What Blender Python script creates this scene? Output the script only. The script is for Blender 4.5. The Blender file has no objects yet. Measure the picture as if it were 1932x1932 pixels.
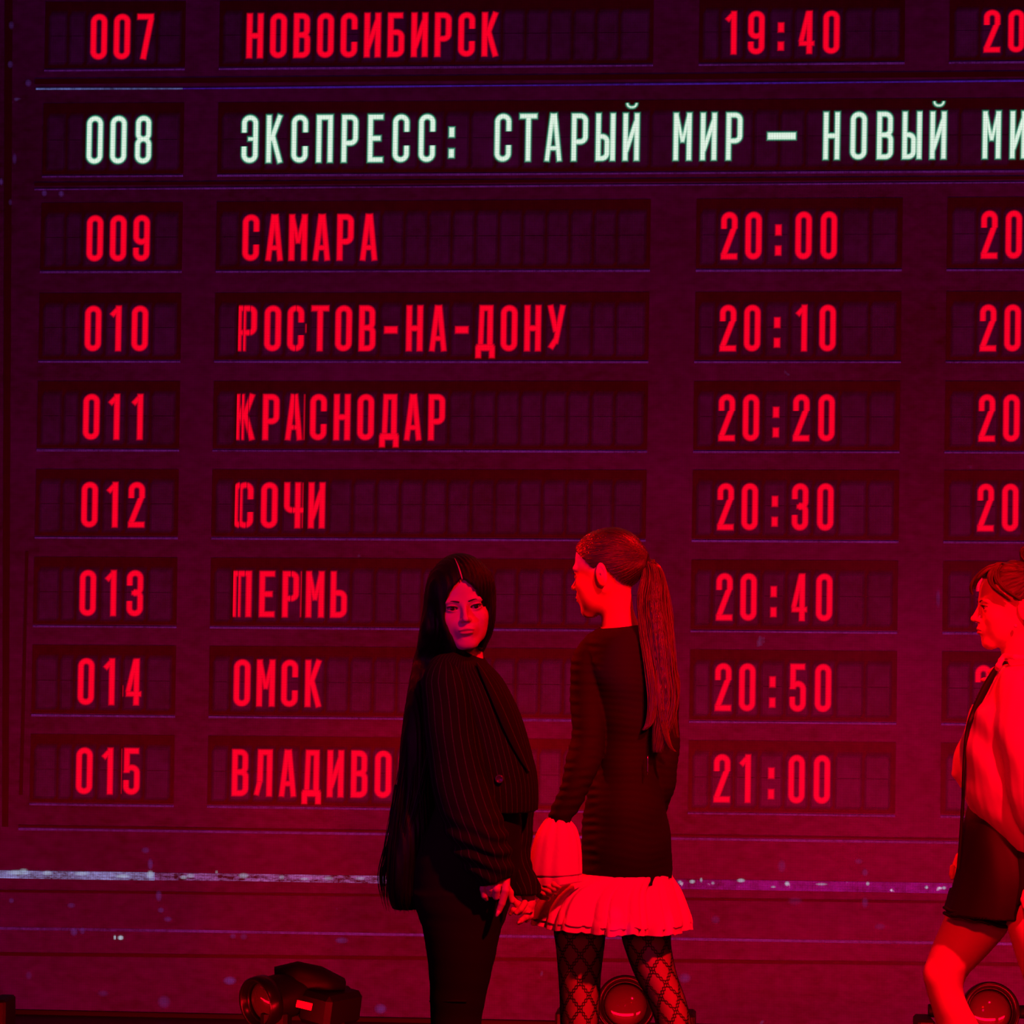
import bpy, math, random
import numpy as np
from mathutils import Matrix, Vector
random.seed(7); rng = np.random.default_rng(7)
SC = bpy.context.scene; COL = SC.collection

# ------------------------------------------------------------------ camera
FPX, CPX = 5000.0, 966.0
CAM = np.array([0.0, -9.7, 1.5])
YAW, PIT, ROL = math.radians(4.4), math.radians(2.2), math.radians(-0.55)
def rotm(yaw, pit, rol):
    cy, sy, cp, sp, cr, sr = math.cos(yaw), math.sin(yaw), math.cos(pit), math.sin(pit), math.cos(rol), math.sin(rol)
    return np.array([[cy,-sy,0],[sy,cy,0],[0,0,1]]) @ np.array([[1,0,0],[0,cp,-sp],[0,sp,cp]]) @ np.array([[cr,0,sr],[0,1,0],[-sr,0,cr]])
CM = rotm(YAW, PIT, ROL)
def at(px, py, Y):
    d = CM @ np.array([(px-CPX)/FPX, 1.0, -(py-CPX)/FPX])
    return CAM + d*((Y-CAM[1])/d[1])
cd = bpy.data.cameras.new('camera'); cam = bpy.data.objects.new('camera', cd); COL.objects.link(cam)
cd.sensor_width = 36; cd.lens = 36*FPX/1932; cd.clip_end = 100
R3 = np.array([CM[:,0], CM[:,2], -CM[:,1]]).T
cam.matrix_world = Matrix([[*R3[0], CAM[0]],[*R3[1], CAM[1]],[*R3[2], CAM[2]],[0,0,0,1]])
SC.camera = cam
SC.view_settings.view_transform = 'Standard'; SC.view_settings.look = 'None'
SC.view_settings.exposure = 0; SC.view_settings.gamma = 1; SC.view_settings.use_curve_mapping = False

# ------------------------------------------------------------------ world and stage lights
w = bpy.data.worlds.new('world'); SC.world = w; w.use_nodes = True
w.node_tree.nodes['Background'].inputs[0].default_value = (0.006, 0.0, 0.0008, 1)
w.node_tree.nodes['Background'].inputs[1].default_value = 1
def lamp(kind, name, loc, aim, col, power, **kw):
    l = bpy.data.lights.new(name, kind); o = bpy.data.objects.new(name, l); COL.objects.link(o)
    l.color = col; l.energy = power
    for k, v in kw.items(): setattr(l, k, v)
    o.location = loc; d = Vector(aim)-Vector(loc); o.rotation_euler = d.to_track_quat('-Z', 'Y').to_euler()
    return o
# red overhead key spots (truss, camera right) and an added face spot, cones kept on the performers
lamp('SPOT', 'key_spot', (1.9,-6.8,4.7), (0.45,-2.9,1.0), (1,0,0.010), 2500, spot_size=math.radians(36), spot_blend=1.0, shadow_soft_size=.12)
lamp('SPOT', 'side_spot', (-3.1,-1.0,3.1), (-0.27,-2.6,1.35), (1,0,0), 800, spot_size=math.radians(21), spot_blend=.5, shadow_soft_size=.1)
lamp('SPOT', 'violet_spot', (-3.6,-7.4,1.9), (-0.78,-3.0,1.3), (.60,0,.60), 170, spot_size=math.radians(16), spot_blend=.8, shadow_soft_size=.15)
lamp('SPOT', 'back_spot', (1.6,-0.9,4.4), (0.0,-2.8,1.2), (1,0,0), 260, spot_size=math.radians(44), spot_blend=.6, shadow_soft_size=.1)
lamp('SPOT', 'front_left_spot', (-0.7,-7.6,3.0), (0.95,-3.0,1.05), (1,0,0), 620, spot_size=math.radians(22), spot_blend=.7, shadow_soft_size=.12)
lamp('SPOT', 'added_face_spot', (1.5,-7.5,3.2), (-0.20,-2.6,1.42), (1,0,0), 1500, spot_size=math.radians(11.5), spot_blend=.6, shadow_soft_size=.12)  # extra lamp added to brighten the ponytailed woman's face, narrow to miss her neighbour
# faint magenta front fill from the hall
lamp('AREA', 'front_fill', (-1.2,-10.6,2.4), (0.0,-2.8,1.2), (1.0,0.0,0.06), 42, shape='DISK', size=1.2)
# unseen red strips added behind the performers to redden the screen towards its foot
for i in range(6):
    lamp('AREA', 'added_screen_wash', (-3.0+1.2*i, -1.45, .06), (-3.0+1.2*i+.1, 0, .75), (1,0,0.01), [11,18,27,34,36,33][i], shape='RECTANGLE', size=1.1, size_y=.08)

# ------------------------------------------------------------------ helpers
def finish(o, label=None, cat=None, group=None, kind=None):
    if label: o['label'] = label
    if cat: o['category'] = cat
    if group: o['group'] = group
    if kind: o['kind'] = kind
    return o
def empty(name, loc, **k):
    o = bpy.data.objects.new(name, None); COL.objects.link(o); o.location = loc; o.empty_display_size = .1
    return finish(o, **k)
def mkobj(name, V, F, mat, parent=None, smooth=True, attrs=None, **k):
    V = np.asarray(V, dtype=float)
    loc = Vector((0,0,0))
    if parent is not None:
        p = parent; loc = Vector(p.location)
        while p.parent is not None: p = p.parent; loc += Vector(p.location)
    me = bpy.data.meshes.new(name)
    me.from_pydata((V-np.array(loc)).tolist(), [], F if isinstance(F, list) else F.tolist())
    if smooth: me.polygons.foreach_set('use_smooth', [True]*len(me.polygons))
    if attrs:
        for an, av in attrs.items():
            av = np.asarray(av, dtype=np.float32)
            if av.ndim == 1:
                a = me.attributes.new(an, 'FLOAT', 'POINT'); a.data.foreach_set('value', av)
            else:
                a = me.attributes.new(an, 'FLOAT_VECTOR', 'POINT'); a.data.foreach_set('vector', av.ravel())
    me.materials.append(mat); me.update()
    o = bpy.data.objects.new(name, me); COL.objects.link(o)
    if parent is not None: o.parent = parent
    return finish(o, **k)
class MB:
    def __init__(s): s.V=[]; s.F=[]
    def add(s, V, F):
        n=len(s.V); s.V += [tuple(v) for v in V]; s.F += [tuple(i+n for i in f) for f in F]; return s
    def box(s, c, h, R=None, bev=.12):
        c=np.array(c,float); h=np.array(h,float); b=min(h)*bev
        pts=[]
        for sx in (-1,1):
            for sy in (-1,1):
                for sz in (-1,1):
                    for ax in range(3):
                        q=h-b; q[ax]=h[ax]; pts.append(np.array([sx,sy,sz])*q)
        pts=np.array(pts)
        def ix(sx,sy,sz,ax): return (((sx>0)*2+(sy>0))*2+(sz>0))*3+ax
        F=[]
        for ax in range(3):
            a,bb=[i for i in range(3) if i!=ax]
            for sg in (-1,1):
                q=[]
                for (u,v) in ((-1,-1),(1,-1),(1,1),(-1,1)):
                    sgn=[0,0,0]; sgn[ax]=sg; sgn[a]=u; sgn[bb]=v; q.append(ix(*sgn,ax))
                if (sg>0)==(ax==1): q=q[::-1]
                F.append(q)
        for ax in range(3):      # edge bevels
            a,bb=[i for i in range(3) if i!=ax]
            for u in (-1,1):
                for v in (-1,1):
                    s0=[0,0,0]; s0[ax]=-1; s0[a]=u; s0[bb]=v; s1=list(s0); s1[ax]=1
                    F.append([ix(*s0,a),ix(*s1,a),ix(*s1,bb),ix(*s0,bb)])
        for sx in (-1,1):
            for sy in (-1,1):
                for sz in (-1,1): F.append([ix(sx,sy,sz,k) for k in range(3)])
        if R is not None: pts=pts@np.array(R).T
        return s.add(pts+c,F)
    def lathe(s, prof, c, R=None, n=40):   # prof: list of (r, h) along local z
        V=[];F=[]
        for r,h in prof:
            for i in range(n):
                a=2*math.pi*i/n; V.append((r*math.cos(a),r*math.sin(a),h))
        for j in range(len(prof)-1):
            for i in range(n): F.append((j*n+i,j*n+(i+1)%n,(j+1)*n+(i+1)%n,(j+1)*n+i))
        V=np.array(V)
        if R is not None: V=V@np.array(R).T
        return s.add(V+np.array(c),F)
    def tube(s, pts, rad, n=4, cap=True):
        pts=np.array(pts,float); m=len(pts)
        T=np.gradient(pts,axis=0); T/=np.linalg.norm(T,axis=1)[:,None]+1e-9
        ref=np.array([0.13,1,.07]); U=np.cross(T,ref); U/=np.linalg.norm(U,axis=1)[:,None]+1e-9; W=np.cross(T,U)
        rad=np.broadcast_to(rad,(m,)); b=len(s.V)
        for j in range(m):
            for i in range(n):
                a=2*math.pi*i/n; s.V.append(tuple(pts[j]+rad[j]*(math.cos(a)*U[j]+math.sin(a)*W[j])))
        for j in range(m-1):
            for i in range(n): s.F.append((b+j*n+i,b+j*n+(i+1)%n,b+(j+1)*n+(i+1)%n,b+(j+1)*n+i))
        if cap: s.F.append(tuple(b+i for i in range(n))[::-1]); s.F.append(tuple(b+(m-1)*n+i for i in range(n)))
        return s
    def build(s, name, mat, parent=None, **k): return mkobj(name, s.V, s.F, mat, parent, **k)

# ------------------------------------------------------------------ materials
def nmat(name):
    m = bpy.data.materials.new(name); m.use_nodes = True; nt = m.node_tree; nt.nodes.clear()
    out = nt.nodes.new('ShaderNodeOutputMaterial'); return m, nt, out
def N(nt, t, **k):
    n = nt.nodes.new(t)
    for a, v in k.items():
        if a.startswith('i_'):
            key=a[2:]; key=int(key) if key.isdigit() else key
            n.inputs[key].default_value = v
        else: setattr(n, a, v)
    return n
def L(nt, a, b): nt.links.new(a, b)
def mth(nt, op, a, b=None, c=None):
    n = nt.nodes.new('ShaderNodeMath'); n.operation = op
    for i, v in enumerate((a, b, c)):
        if v is None: continue
        if isinstance(v, (int, float)): n.inputs[i].default_value = v
        else: nt.links.new(v, n.inputs[i])
    return n.outputs[0]
def pbr(name, col, rough=.6, metal=0, spec=.3, noise=0, nscale=20, bump=0, sheen=0, coat=0, col2=None):
    m, nt, out = nmat(name); b = N(nt, 'ShaderNodeBsdfPrincipled'); L(nt, b.outputs[0], out.inputs[0])
    b.inputs['Base Color'].default_value = (*col, 1); b.inputs['Roughness'].default_value = rough
    b.inputs['Metallic'].default_value = metal; b.inputs['Specular IOR Level'].default_value = spec
    b.inputs['Coat Weight'].default_value = coat
    tc = N(nt, 'ShaderNodeTexCoord'); nz = N(nt, 'ShaderNodeTexNoise'); nz.inputs['Scale'].default_value = nscale; nz.inputs['Detail'].default_value = 5
    L(nt, tc.outputs['Object'], nz.inputs['Vector'])
    if noise or col2:
        mx = N(nt, 'ShaderNodeMixRGB'); c2 = col2 or tuple(c*(1-noise) for c in col)
        mx.inputs[1].default_value = (*col, 1); mx.inputs[2].default_value = (*c2, 1); L(nt, nz.outputs[0], mx.inputs[0]); L(nt, mx.outputs[0], b.inputs['Base Color'])
    if bump:
        bp = N(nt, 'ShaderNodeBump'); bp.inputs['Strength'].default_value = bump; bp.inputs['Distance'].default_value = .003
        L(nt, nz.outputs[0], bp.inputs['Height']); L(nt, bp.outputs[0], b.inputs['Normal'])
    return m
PITCH = .00476
def led(name, col, strength=1.0, mottle=.5, alpha_attr=None, dot=(.45, 2.2), big=1.2, small=22, speck=None, core=None, albedo=.085, stretch=(1,1,1)):
    """LED screen face: each lamp is a lit dot in a matt dark face that still reflects the stage light."""
    m, nt, out = nmat(name)
    tc = N(nt, 'ShaderNodeTexCoord'); g = N(nt, 'ShaderNodeNewGeometry'); sp = N(nt, 'ShaderNodeSeparateXYZ'); L(nt, g.outputs['Position'], sp.inputs[0])
    def wave(s): return mth(nt, 'MULTIPLY_ADD', mth(nt, 'COSINE', mth(nt, 'MULTIPLY', s, 2*math.pi/PITCH)), .5, .5)
    d = mth(nt, 'MULTIPLY', wave(sp.outputs[0]), wave(sp.outputs[2]))
    dots = mth(nt, 'MULTIPLY_ADD', d, dot[1], dot[0])
    mp = N(nt, 'ShaderNodeMapping'); mp.inputs['Scale'].default_value = stretch; L(nt, g.outputs['Position'], mp.inputs[0])
    n1 = N(nt, 'ShaderNodeTexNoise'); n1.inputs['Scale'].default_value = big; n1.inputs['Detail'].default_value = 3; L(nt, mp.outputs[0], n1.inputs['Vector'])
    n2 = N(nt, 'ShaderNodeTexNoise'); n2.inputs['Scale'].default_value = small; n2.inputs['Detail'].default_value = 6; n2.inputs['Roughness'].default_value = .65; L(nt, mp.outputs[0], n2.inputs['Vector'])
    mo = mth(nt, 'ADD', mth(nt, 'MULTIPLY', mth(nt, 'SUBTRACT', n1.outputs[0], .5), mottle*2.2), mth(nt, 'MULTIPLY', mth(nt, 'SUBTRACT', n2.outputs[0], .5), mottle*3))
    mo = mth(nt, 'MAXIMUM', mth(nt, 'ADD', mo, 1), .05)
    st = mth(nt, 'MULTIPLY', mth(nt, 'MULTIPLY', mo, dots), strength)
    em = N(nt, 'ShaderNodeEmission'); em.inputs[0].default_value = (*col, 1); L(nt, st, em.inputs[1])
    if core is not None:
        at_ = N(nt, 'ShaderNodeAttribute', attribute_name='ink'); mr = N(nt, 'ShaderNodeMapRange'); mr.inputs[1].default_value = .35; mr.inputs[2].default_value = 1.0
        L(nt, at_.outputs['Fac'], mr.inputs[0]); mx = N(nt, 'ShaderNodeMixRGB'); mx.inputs[1].default_value = (*col, 1); mx.inputs[2].default_value = (*core, 1)
        L(nt, mr.outputs[0], mx.inputs[0]); L(nt, mx.outputs[0], em.inputs[0])
    ems = em.outputs[0]
    if speck:
        v = N(nt, 'ShaderNodeTexNoise'); v.inputs['Scale'].default_value = speck[1]; v.inputs['Detail'].default_value = 3; L(nt, g.outputs['Position'], v.inputs['Vector'])
        mr = N(nt, 'ShaderNodeMapRange'); mr.inputs[1].default_value = speck[2]; mr.inputs[2].default_value = speck[2]+.10; L(nt, v.outputs[0], mr.inputs[0])
        e2 = N(nt, 'ShaderNodeEmission'); e2.inputs[0].default_value = (*speck[0], 1); L(nt, mth(nt, 'MULTIPLY', mr.outputs[0], dots), e2.inputs[1])
        a2 = N(nt, 'ShaderNodeAddShader'); L(nt, ems, a2.inputs[0]); L(nt, e2.outputs[0], a2.inputs[1]); ems = a2.outputs[0]
    df = N(nt, 'ShaderNodeBsdfDiffuse'); rc = N(nt, 'ShaderNodeMixRGB'); rc.blend_type = 'MULTIPLY'; rc.inputs[0].default_value = 1
    rc.inputs[1].default_value = (albedo, albedo, albedo, 1)
    cb = N(nt, 'ShaderNodeCombineXYZ'); dd = mth(nt, 'MULTIPLY_ADD', d, 1.0, .75); dd = mth(nt, 'MULTIPLY', dd, mth(nt, 'MULTIPLY_ADD', mo, .35, .65))
    for i in range(3): L(nt, dd, cb.inputs[i])
    L(nt, cb.outputs[0], rc.inputs[2]); L(nt, rc.outputs[0], df.inputs[0])
    ad = N(nt, 'ShaderNodeAddShader'); L(nt, ems, ad.inputs[0]); L(nt, df.outputs[0], ad.inputs[1])
    if alpha_attr:
        at_ = N(nt, 'ShaderNodeAttribute', attribute_name='ink'); tr = N(nt, 'ShaderNodeBsdfTransparent'); mx = N(nt, 'ShaderNodeMixShader')
        L(nt, at_.outputs['Fac'], mx.inputs[0]); L(nt, tr.outputs[0], mx.inputs[1]); L(nt, ad.outputs[0], mx.inputs[2]); L(nt, mx.outputs[0], out.inputs[0])
    else: L(nt, ad.outputs[0], out.inputs[0])
    return m
M_panel = led('led_panel', (.55, 0, 1.0), .0090, mottle=.95, speck=((.045,.03,.14), 9, .74), stretch=(.8,1,1.5))
M_dark = led('led_recess', (.9, 0, .45), .0018, mottle=.7, albedo=.062)
M_flap = led('led_flap', (.45, .03, 1.0), .0115, mottle=.7, alpha_attr='ink', big=3, albedo=.07)
M_line = led('led_edge_line', (.42, .06, 1.0), .075, mottle=.9, small=60, big=2.0, dot=(.25,2.6))
M_cyan = led('led_bright_line', (.22, .33, 1.0), .26, mottle=.9, small=30, big=2.5, dot=(.3,2.6))
M_blue = led('led_blue_line', (.07, .03, 1.0), .18, mottle=.7, small=60, dot=(.3,2.6))
M_rail = led('led_scratched_rail', (.30, .42, 1.0), .30, mottle=1.3, small=40, big=6, dot=(.08,3.6), stretch=(1,1,2.5))
M_rail3 = led('led_worn_rail', (.50, .26, 1.0), .15, mottle=2.2, small=34, big=9, dot=(.08,3.6), stretch=(1,1,2.5))
M_rail2 = led('led_violet_rail', (.45, .02, 1.0), .075, mottle=1.4, small=30, big=5, dot=(.15,3.2), speck=((.3,.4,.45), 30, .66))
M_seam = led('led_dark_seam', (.8, 0, .3), .002, mottle=.4, albedo=.055)
M_red = led('led_red_letter', (1.0, 0, .02), 1.0, mottle=.06, alpha_attr='ink', dot=(.62,1.5))
M_white = led('led_white_letter', (.01, .50, .30), 1.0, mottle=.04, alpha_attr='ink', dot=(.42,2.2), core=(.74, 1.0, .80))
M_dust = led('led_dust', (.35, .12, 1.0), .22, mottle=.6, alpha_attr='ink', dot=(.2,2.6))
M_glint = led('led_glint', (.6, .8, 1.0), .7, mottle=.5, alpha_attr='ink', dot=(.2,2.6))

# ------------------------------------------------------------------ setting
M_floor = pbr('stage_floor', (.028,.026,.027), rough=.45, spec=.25, noise=.5, nscale=6, bump=.1)
m = MB(); m.box((0,-4.5,-.05),(7,7,.05), bev=.02); m.build('floor', M_floor, smooth=False, kind='structure')

m = MB(); m.box((0,.6,3.6),(7,.05,3.6), bev=.02); m.build('wall_back', pbr('black_backdrop', (.01,.01,.01), .9), smooth=False, kind='structure')
# ------------------------------------------------------------------ LED screen showing the departure board
SCR = empty('led_screen', (0,0,0), label='huge LED screen showing a red railway departure board with one white express line', cat='screen')
def quad(c4, lay):   # four pixel corners on the screen plane, counter-clockwise from below left
    return [at(x, y, 0) + np.array([0, -lay*.0012, 0]) for x, y in c4]
z0 = at(966, 1920.5, 0)[2]
mm = MB()
lo = at(0,1907,0); hi = at(1932,1940,0)
m = MB(); m.V=[(-5,0,.0),(5,0,.0),(5,0,6.4),(-5,0,6.4)]; 
zb = at(500,1914,0)[2]
m = MB(); m.box((0,.06,(6.4+zb)/2),(5.0,.06,(6.4-zb)/2), bev=.02)
m.build('screen_panel', M_panel, SCR, smooth=False)
m = MB(); m.box((0,.07,zb/2-.004),(5.0,.055,zb/2), bev=.1); m.build('support_plinth', pbr('black_plinth',(.02,.02,.02),.7), SCR, smooth=False)
def gx(col, y): return col[0]+(col[1]-col[0])*(y-60)/1380
def gy(row, x): return row[0]+(row[1]-row[0])*(x-85)/1605
def gp(col, row):
    y = (row[0]+row[1])/2
    for _ in range(3): x = gx(col, y); y = gy(row, x)
    return (x, y)
def grect(c0, c1, r0, r1): return [gp(c0,r1), gp(c1,r1), gp(c1,r0), gp(c0,r0)]
def lerp2(a, b, t): return (a[0]+(b[0]-a[0])*t, a[1]+(b[1]-a[1])*t)
def off(a, d, e=None): return (a[0]+d, a[1]+(d if e is None else e))
def rect_obj(name, c4, lay, mat, parent, **k):
    return mkobj(name, quad(c4, lay), [(0,1,2,3)], mat, parent, smooth=False, **k)
# glyphs: 31 x 86 px cell, y down
GL, GR, GM, GT, GB = 5.6, 25.4, 15.5, 5.6, 80.4; TH = 5.6
def seg(X,Y,x0,y0,x1,y1,t=TH):
    dx,dy=x1-x0,y1-y0; l=math.hypot(dx,dy); ux,uy=dx/l,dy/l; cx,cy=(x0+x1)/2,(y0+y1)/2
    a=np.abs((X-cx)*ux+(Y-cy)*uy)-l/2; b=np.abs(-(X-cx)*uy+(Y-cy)*ux)-t
    return np.maximum(a,b)
def rr(X,Y,x0,x1,y0,y1,r,t=TH):
    cx,cy=(x0+x1)/2,(y0+y1)/2; hx,hy=(x1-x0)/2-r,(y1-y0)/2-r
    qx,qy=np.abs(X-cx)-hx,np.abs(Y-cy)-hy
    d=np.hypot(np.maximum(qx,0),np.maximum(qy,0))+np.minimum(np.maximum(qx,qy),0)-r
    return np.abs(d)-t
def bowl(X,Y,y0,y1,x1=GR,x0=GL): return np.maximum(rr(X,Y,x0-30,x1,y0,y1,9),x0-TH-X)
def cut(d,c): return np.where(c,9.0,d)
def U(*a):
    r=a[0]
    for b in a[1:]: r=np.minimum(r,b)
    return r
def V_(X,Y,x,y0=0,y1=86): return seg(X,Y,x,y0,x,y1)
def H_(X,Y,y,x0=0,x1=31,t=TH): return seg(X,Y,x0,y,x1,y,t)
def glyph(ch,X,Y):
    st=lambda y0=GT,y1=GB: rr(X,Y,GL,GR,y0,y1,9.8)
    if ch in '0О': return st()
    if ch=='С': return cut(st(),(X>GM)&(Y>32)&(Y<56))
    if ch=='Э': return U(cut(st(),(X<GM)&(Y>32)&(Y<56)),H_(X,Y,43,11,25,4.5))
    if ch=='1': return U(V_(X,Y,19),seg(X,Y,17,7,6,19,5))
    if ch=='2': return U(cut(st(),Y>30),np.where((Y<30)&(X>GM),9,U(seg(X,Y,GR+.5,24,GL,78))),H_(X,Y,GB),cut(st(),(Y>30)|(X<GM)))
    if ch=='3': return U(cut(st(GT,43),(X<GM-2)&(Y>29)),cut(st(41,GB),(X<GM-2)&(Y<58)),H_(X,Y,42.5,9,20,4))
    if ch=='4': return U(V_(X,Y,21.5),seg(X,Y,19.5,2,6,62,5),H_(X,Y,65,2,31,5))
    if ch=='5': return U(H_(X,Y,GT,1,29),V_(X,Y,6.5,0,46),cut(st(36,GB),(X<GM-2)&(Y>44)&(Y<60)))
    if ch=='7': return U(H_(X,Y,GT,0,31),seg(X,Y,26,8,12,86))
    if ch=='8': return U(rr(X,Y,GL+.7,GR-.7,GT,42,9),st(42,GB))
    if ch=='9': return U(st(GT,50),cut(st(),(X<GM)&(Y<61)))
    if ch==':': return U(np.maximum(abs(X-15.5)-6,abs(Y-33)-10),np.maximum(abs(X-15.5)-6,abs(Y-70)-9))
    if ch=='-': return np.maximum(abs(X-15.5)-12.5,abs(Y-46)-7)
    if ch=='—': return np.maximum(abs(X-15.5)-26,abs(Y-43)-7.5)
    if ch=='Н': return U(V_(X,Y,GL),V_(X,Y,GR),H_(X,Y,43))
    if ch=='В': return U(V_(X,Y,GL),bowl(X,Y,GT,42,GR-1),bowl(X,Y,42,GB))
    if ch=='Р': return U(V_(X,Y,GL),bowl(X,Y,GT,51))
    if ch=='Б': return U(V_(X,Y,GL),H_(X,Y,GT,0,28),bowl(X,Y,38,GB))
    if ch=='Ь': return U(V_(X,Y,GL),bowl(X,Y,40,GB))
    if ch=='Ы': return U(V_(X,Y,3.6),bowl(X,Y,42,GB,19,3.6),V_(X,Y,29))
    if ch in 'ИЙ':
        d=U(V_(X,Y,GL),V_(X,Y,GR),seg(X,Y,GR-1,14,GL+1,70,5))
        if ch=='Й': d=U(d,cut(rr(X,Y,8,24,-24,-9,7,3.2),Y<-16))
        return d
    if ch=='К': return U(V_(X,Y,GL),seg(X,Y,25.5,0,9,48,5.3),seg(X,Y,12,36,26,86,5.3))
    if ch=='А': return U(seg(X,Y,14,0,4.5,86,5.2),seg(X,Y,17,0,26.5,86,5.2),H_(X,Y,62,6,25,5))
    if ch=='М': return U(V_(X,Y,4),V_(X,Y,27),seg(X,Y,5,4,15.5,54,4.2),seg(X,Y,26,4,15.5,54,4.2))
    if ch=='Т': return U(H_(X,Y,GT,-1,32),V_(X,Y,GM))
    if ch=='П': return U(V_(X,Y,GL),V_(X,Y,GR),H_(X,Y,GT))
    if ch=='Л': return U(seg(X,Y,9,0,8,60),seg(X,Y,8,58,2,84,5),V_(X,Y,GR),H_(X,Y,GT,4,31))
    if ch=='Д': return U(seg(X,Y,9,0,7,74,5),V_(X,Y,24,0,76),H_(X,Y,GT,5,29),H_(X,Y,79,-1,32,6.5),V_(X,Y,3,76,99),V_(X,Y,28,76,99))
    if ch=='Е': return U(V_(X,Y,GL),H_(X,Y,GT,0,29),H_(X,Y,43,0,25),H_(X,Y,GB,0,29))
    if ch=='У': return U(seg(X,Y,4,0,15,50,5.2),seg(X,Y,27,0,14,72,5.2),seg(X,Y,15,64,5,80.5,5.4))
    if ch=='Ч': return U(V_(X,Y,GR),np.maximum(rr(X,Y,GL,GR+30,-40,52,9),-Y))
def letter(parent, ch, col, row0, row1, w, h0, h1, mat, glitch=None, dpx=0):
    """col: board column of the centre; letter body spans h0..h1 of the window height."""
    ex = 30 if ch=='—' else 0
    xs = np.arange(-4-ex, 36+ex, 1.25); y0 = -32 if ch=='Й' else -4; y1 = 103 if ch=='Д' else 90
    ys = np.arange(y0, y1+.1, 1.6); X, Y = np.meshgrid(xs, ys)
    if glitch=='a':   # first flap caught between two positions
        Xs = np.where(X<4.5, X+9, X+1.0); d = glyph(ch, Xs, Y); d = np.where(np.abs(X-4.4)<.9, 9, d); d = np.where((np.abs(X-17)<.8), 9, d)
    elif glitch=='b':
        d = glyph(ch, X+1.2, Y); d = np.where(np.abs(X-14.5)<.9, 9, d)
        if ch!='5': d = np.minimum(d, np.maximum(np.abs(X-33.2)-1.1, np.abs(Y-43)-(42 if ch!='С' else 8)+ (0 if ch!='С' else 0)))
    elif glitch=='c':
        d = glyph(ch, X, Y); d = np.minimum(d, np.maximum(np.abs(X+4)-1.0, np.abs(Y-(60 if ch=='4' else 43))-(10 if ch=='4' else 41)))
    else: d = glyph(ch, X, Y)
    ink = np.clip(.5 - (d+.9)/5.2, 0, 1); ink = ink*ink*(3-2*ink)
    V=[]; 
    for j in range(len(ys)):
        t = h0 + (h1-h0)*ys[j]/86; row = lerp2(row0, row1, t)
        for i in range(len(xs)):
            V.append(gp_fast(col, row, (xs[i]-15.5)*w/31.0+dpx))
    V = np.array(V); nx = len(xs); I = ink.ravel(); F=[]
    for j in range(len(ys)-1):
        for i in range(nx-1):
            a=j*nx+i; q=(a+nx,a+nx+1,a+1,a)
            if max(I[a],I[a+1],I[a+nx],I[a+nx+1])>.01: F.append(q)
    used = sorted({k for f in F for k in f}); mp = {k:n for n,k in enumerate(used)}
    return mkobj('letter', V[used], [tuple(mp[k] for k in f) for f in F], mat, parent, smooth=False, attrs={'ink': I[used]})
def gp_fast(col, row, dx):
    y = (row[0]+row[1])/2
    for _ in range(2): x = gx(col, y)+dx; y = gy(row, x)
    p = at(x, y, 0); p[1] = -.0042
    return p
ROWS = [('007',(3,-3),(134,120),'НОВОСИБИРСК','19:40'), ('008',(195,186),(334,325),None,None),
 ('009',(382.6,373),(514,510.5),'САМАРА','20:00'), ('010',(553,550),(683,684),'РОСТОВ-НА-ДОНУ','20:10'),
 ('011',(719,719),(850,854),'КРАСНОДАР','20:20'), ('012',(885,887),(1015,1023),'СОЧИ','20:30'),
 ('013',(1050.5,1057.5),(1182,1194.5),'ПЕРМЬ','20:40'), ('014',(1216,1228),(1350,1366),'ОМСК','20:50'),
 ('015',(1384.5,1400),(1518,1540),'ВЛАДИВОСТОК','21:00')]
NUM=((85,57),(350,329)); CITY=((414,392),(1233,1212)); TIME=((1319,1299),(1707,1690)); LAST=((1791,1775),(2190,2172))
def colx(c, dx): return (c[0]+dx, c[1]+dx)
def flap(par, a, b, t, u, half):
    V=[]; I=[]; hh=(u[0]-t[0]); fr=[(0,0),(7/hh if half==0 else 1.0/hh,1),(1-(8 if half else 1.0)/hh,1),(1,0)]
    if half==0: fr[1]=(13/hh,1)
    for fy,iy in fr:
        for dx,ix,c in ((0,0,a),(7.5,1,a),(-7.5,1,b),(0,0,b)):
            p=at(*gp(colx(c,dx),lerp2(t,u,fy)),0); p[1]=-.0024; V.append(p); I.append(ix*iy)
    F=[(4*j+i,4*j+i+1,4*j+i+5,4*j+i+4)[::-1] for j in range(3) for i in range(3)]
    mkobj('flap',V,F,M_flap,par,smooth=False,attrs={'ink':I})
def window(cols, r0, r1, desc, seps, mid=True):
    c4 = grect(cols[0], cols[1], r0, off(r1,-5))
    wn = rect_obj('board_window', c4, 1, M_dark, SCR, label=desc)
    hl = grect(cols[0], cols[1], off(r1,-2.2), off(r1,1.6)); rect_obj('edge_line', hl, 2, M_line, wn)
    for a, b in zip(seps[:-1], seps[1:]):
        aa, bb = colx(a,3), colx(b,-3)
        rm = lerp2(r0, r1, .5)
        flap(wn, a, b, lerp2(r0,r1,.13), off(rm,0), 0); flap(wn, a, b, off(rm,0), lerp2(r0,r1,.93), 1)
    return wn
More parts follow.
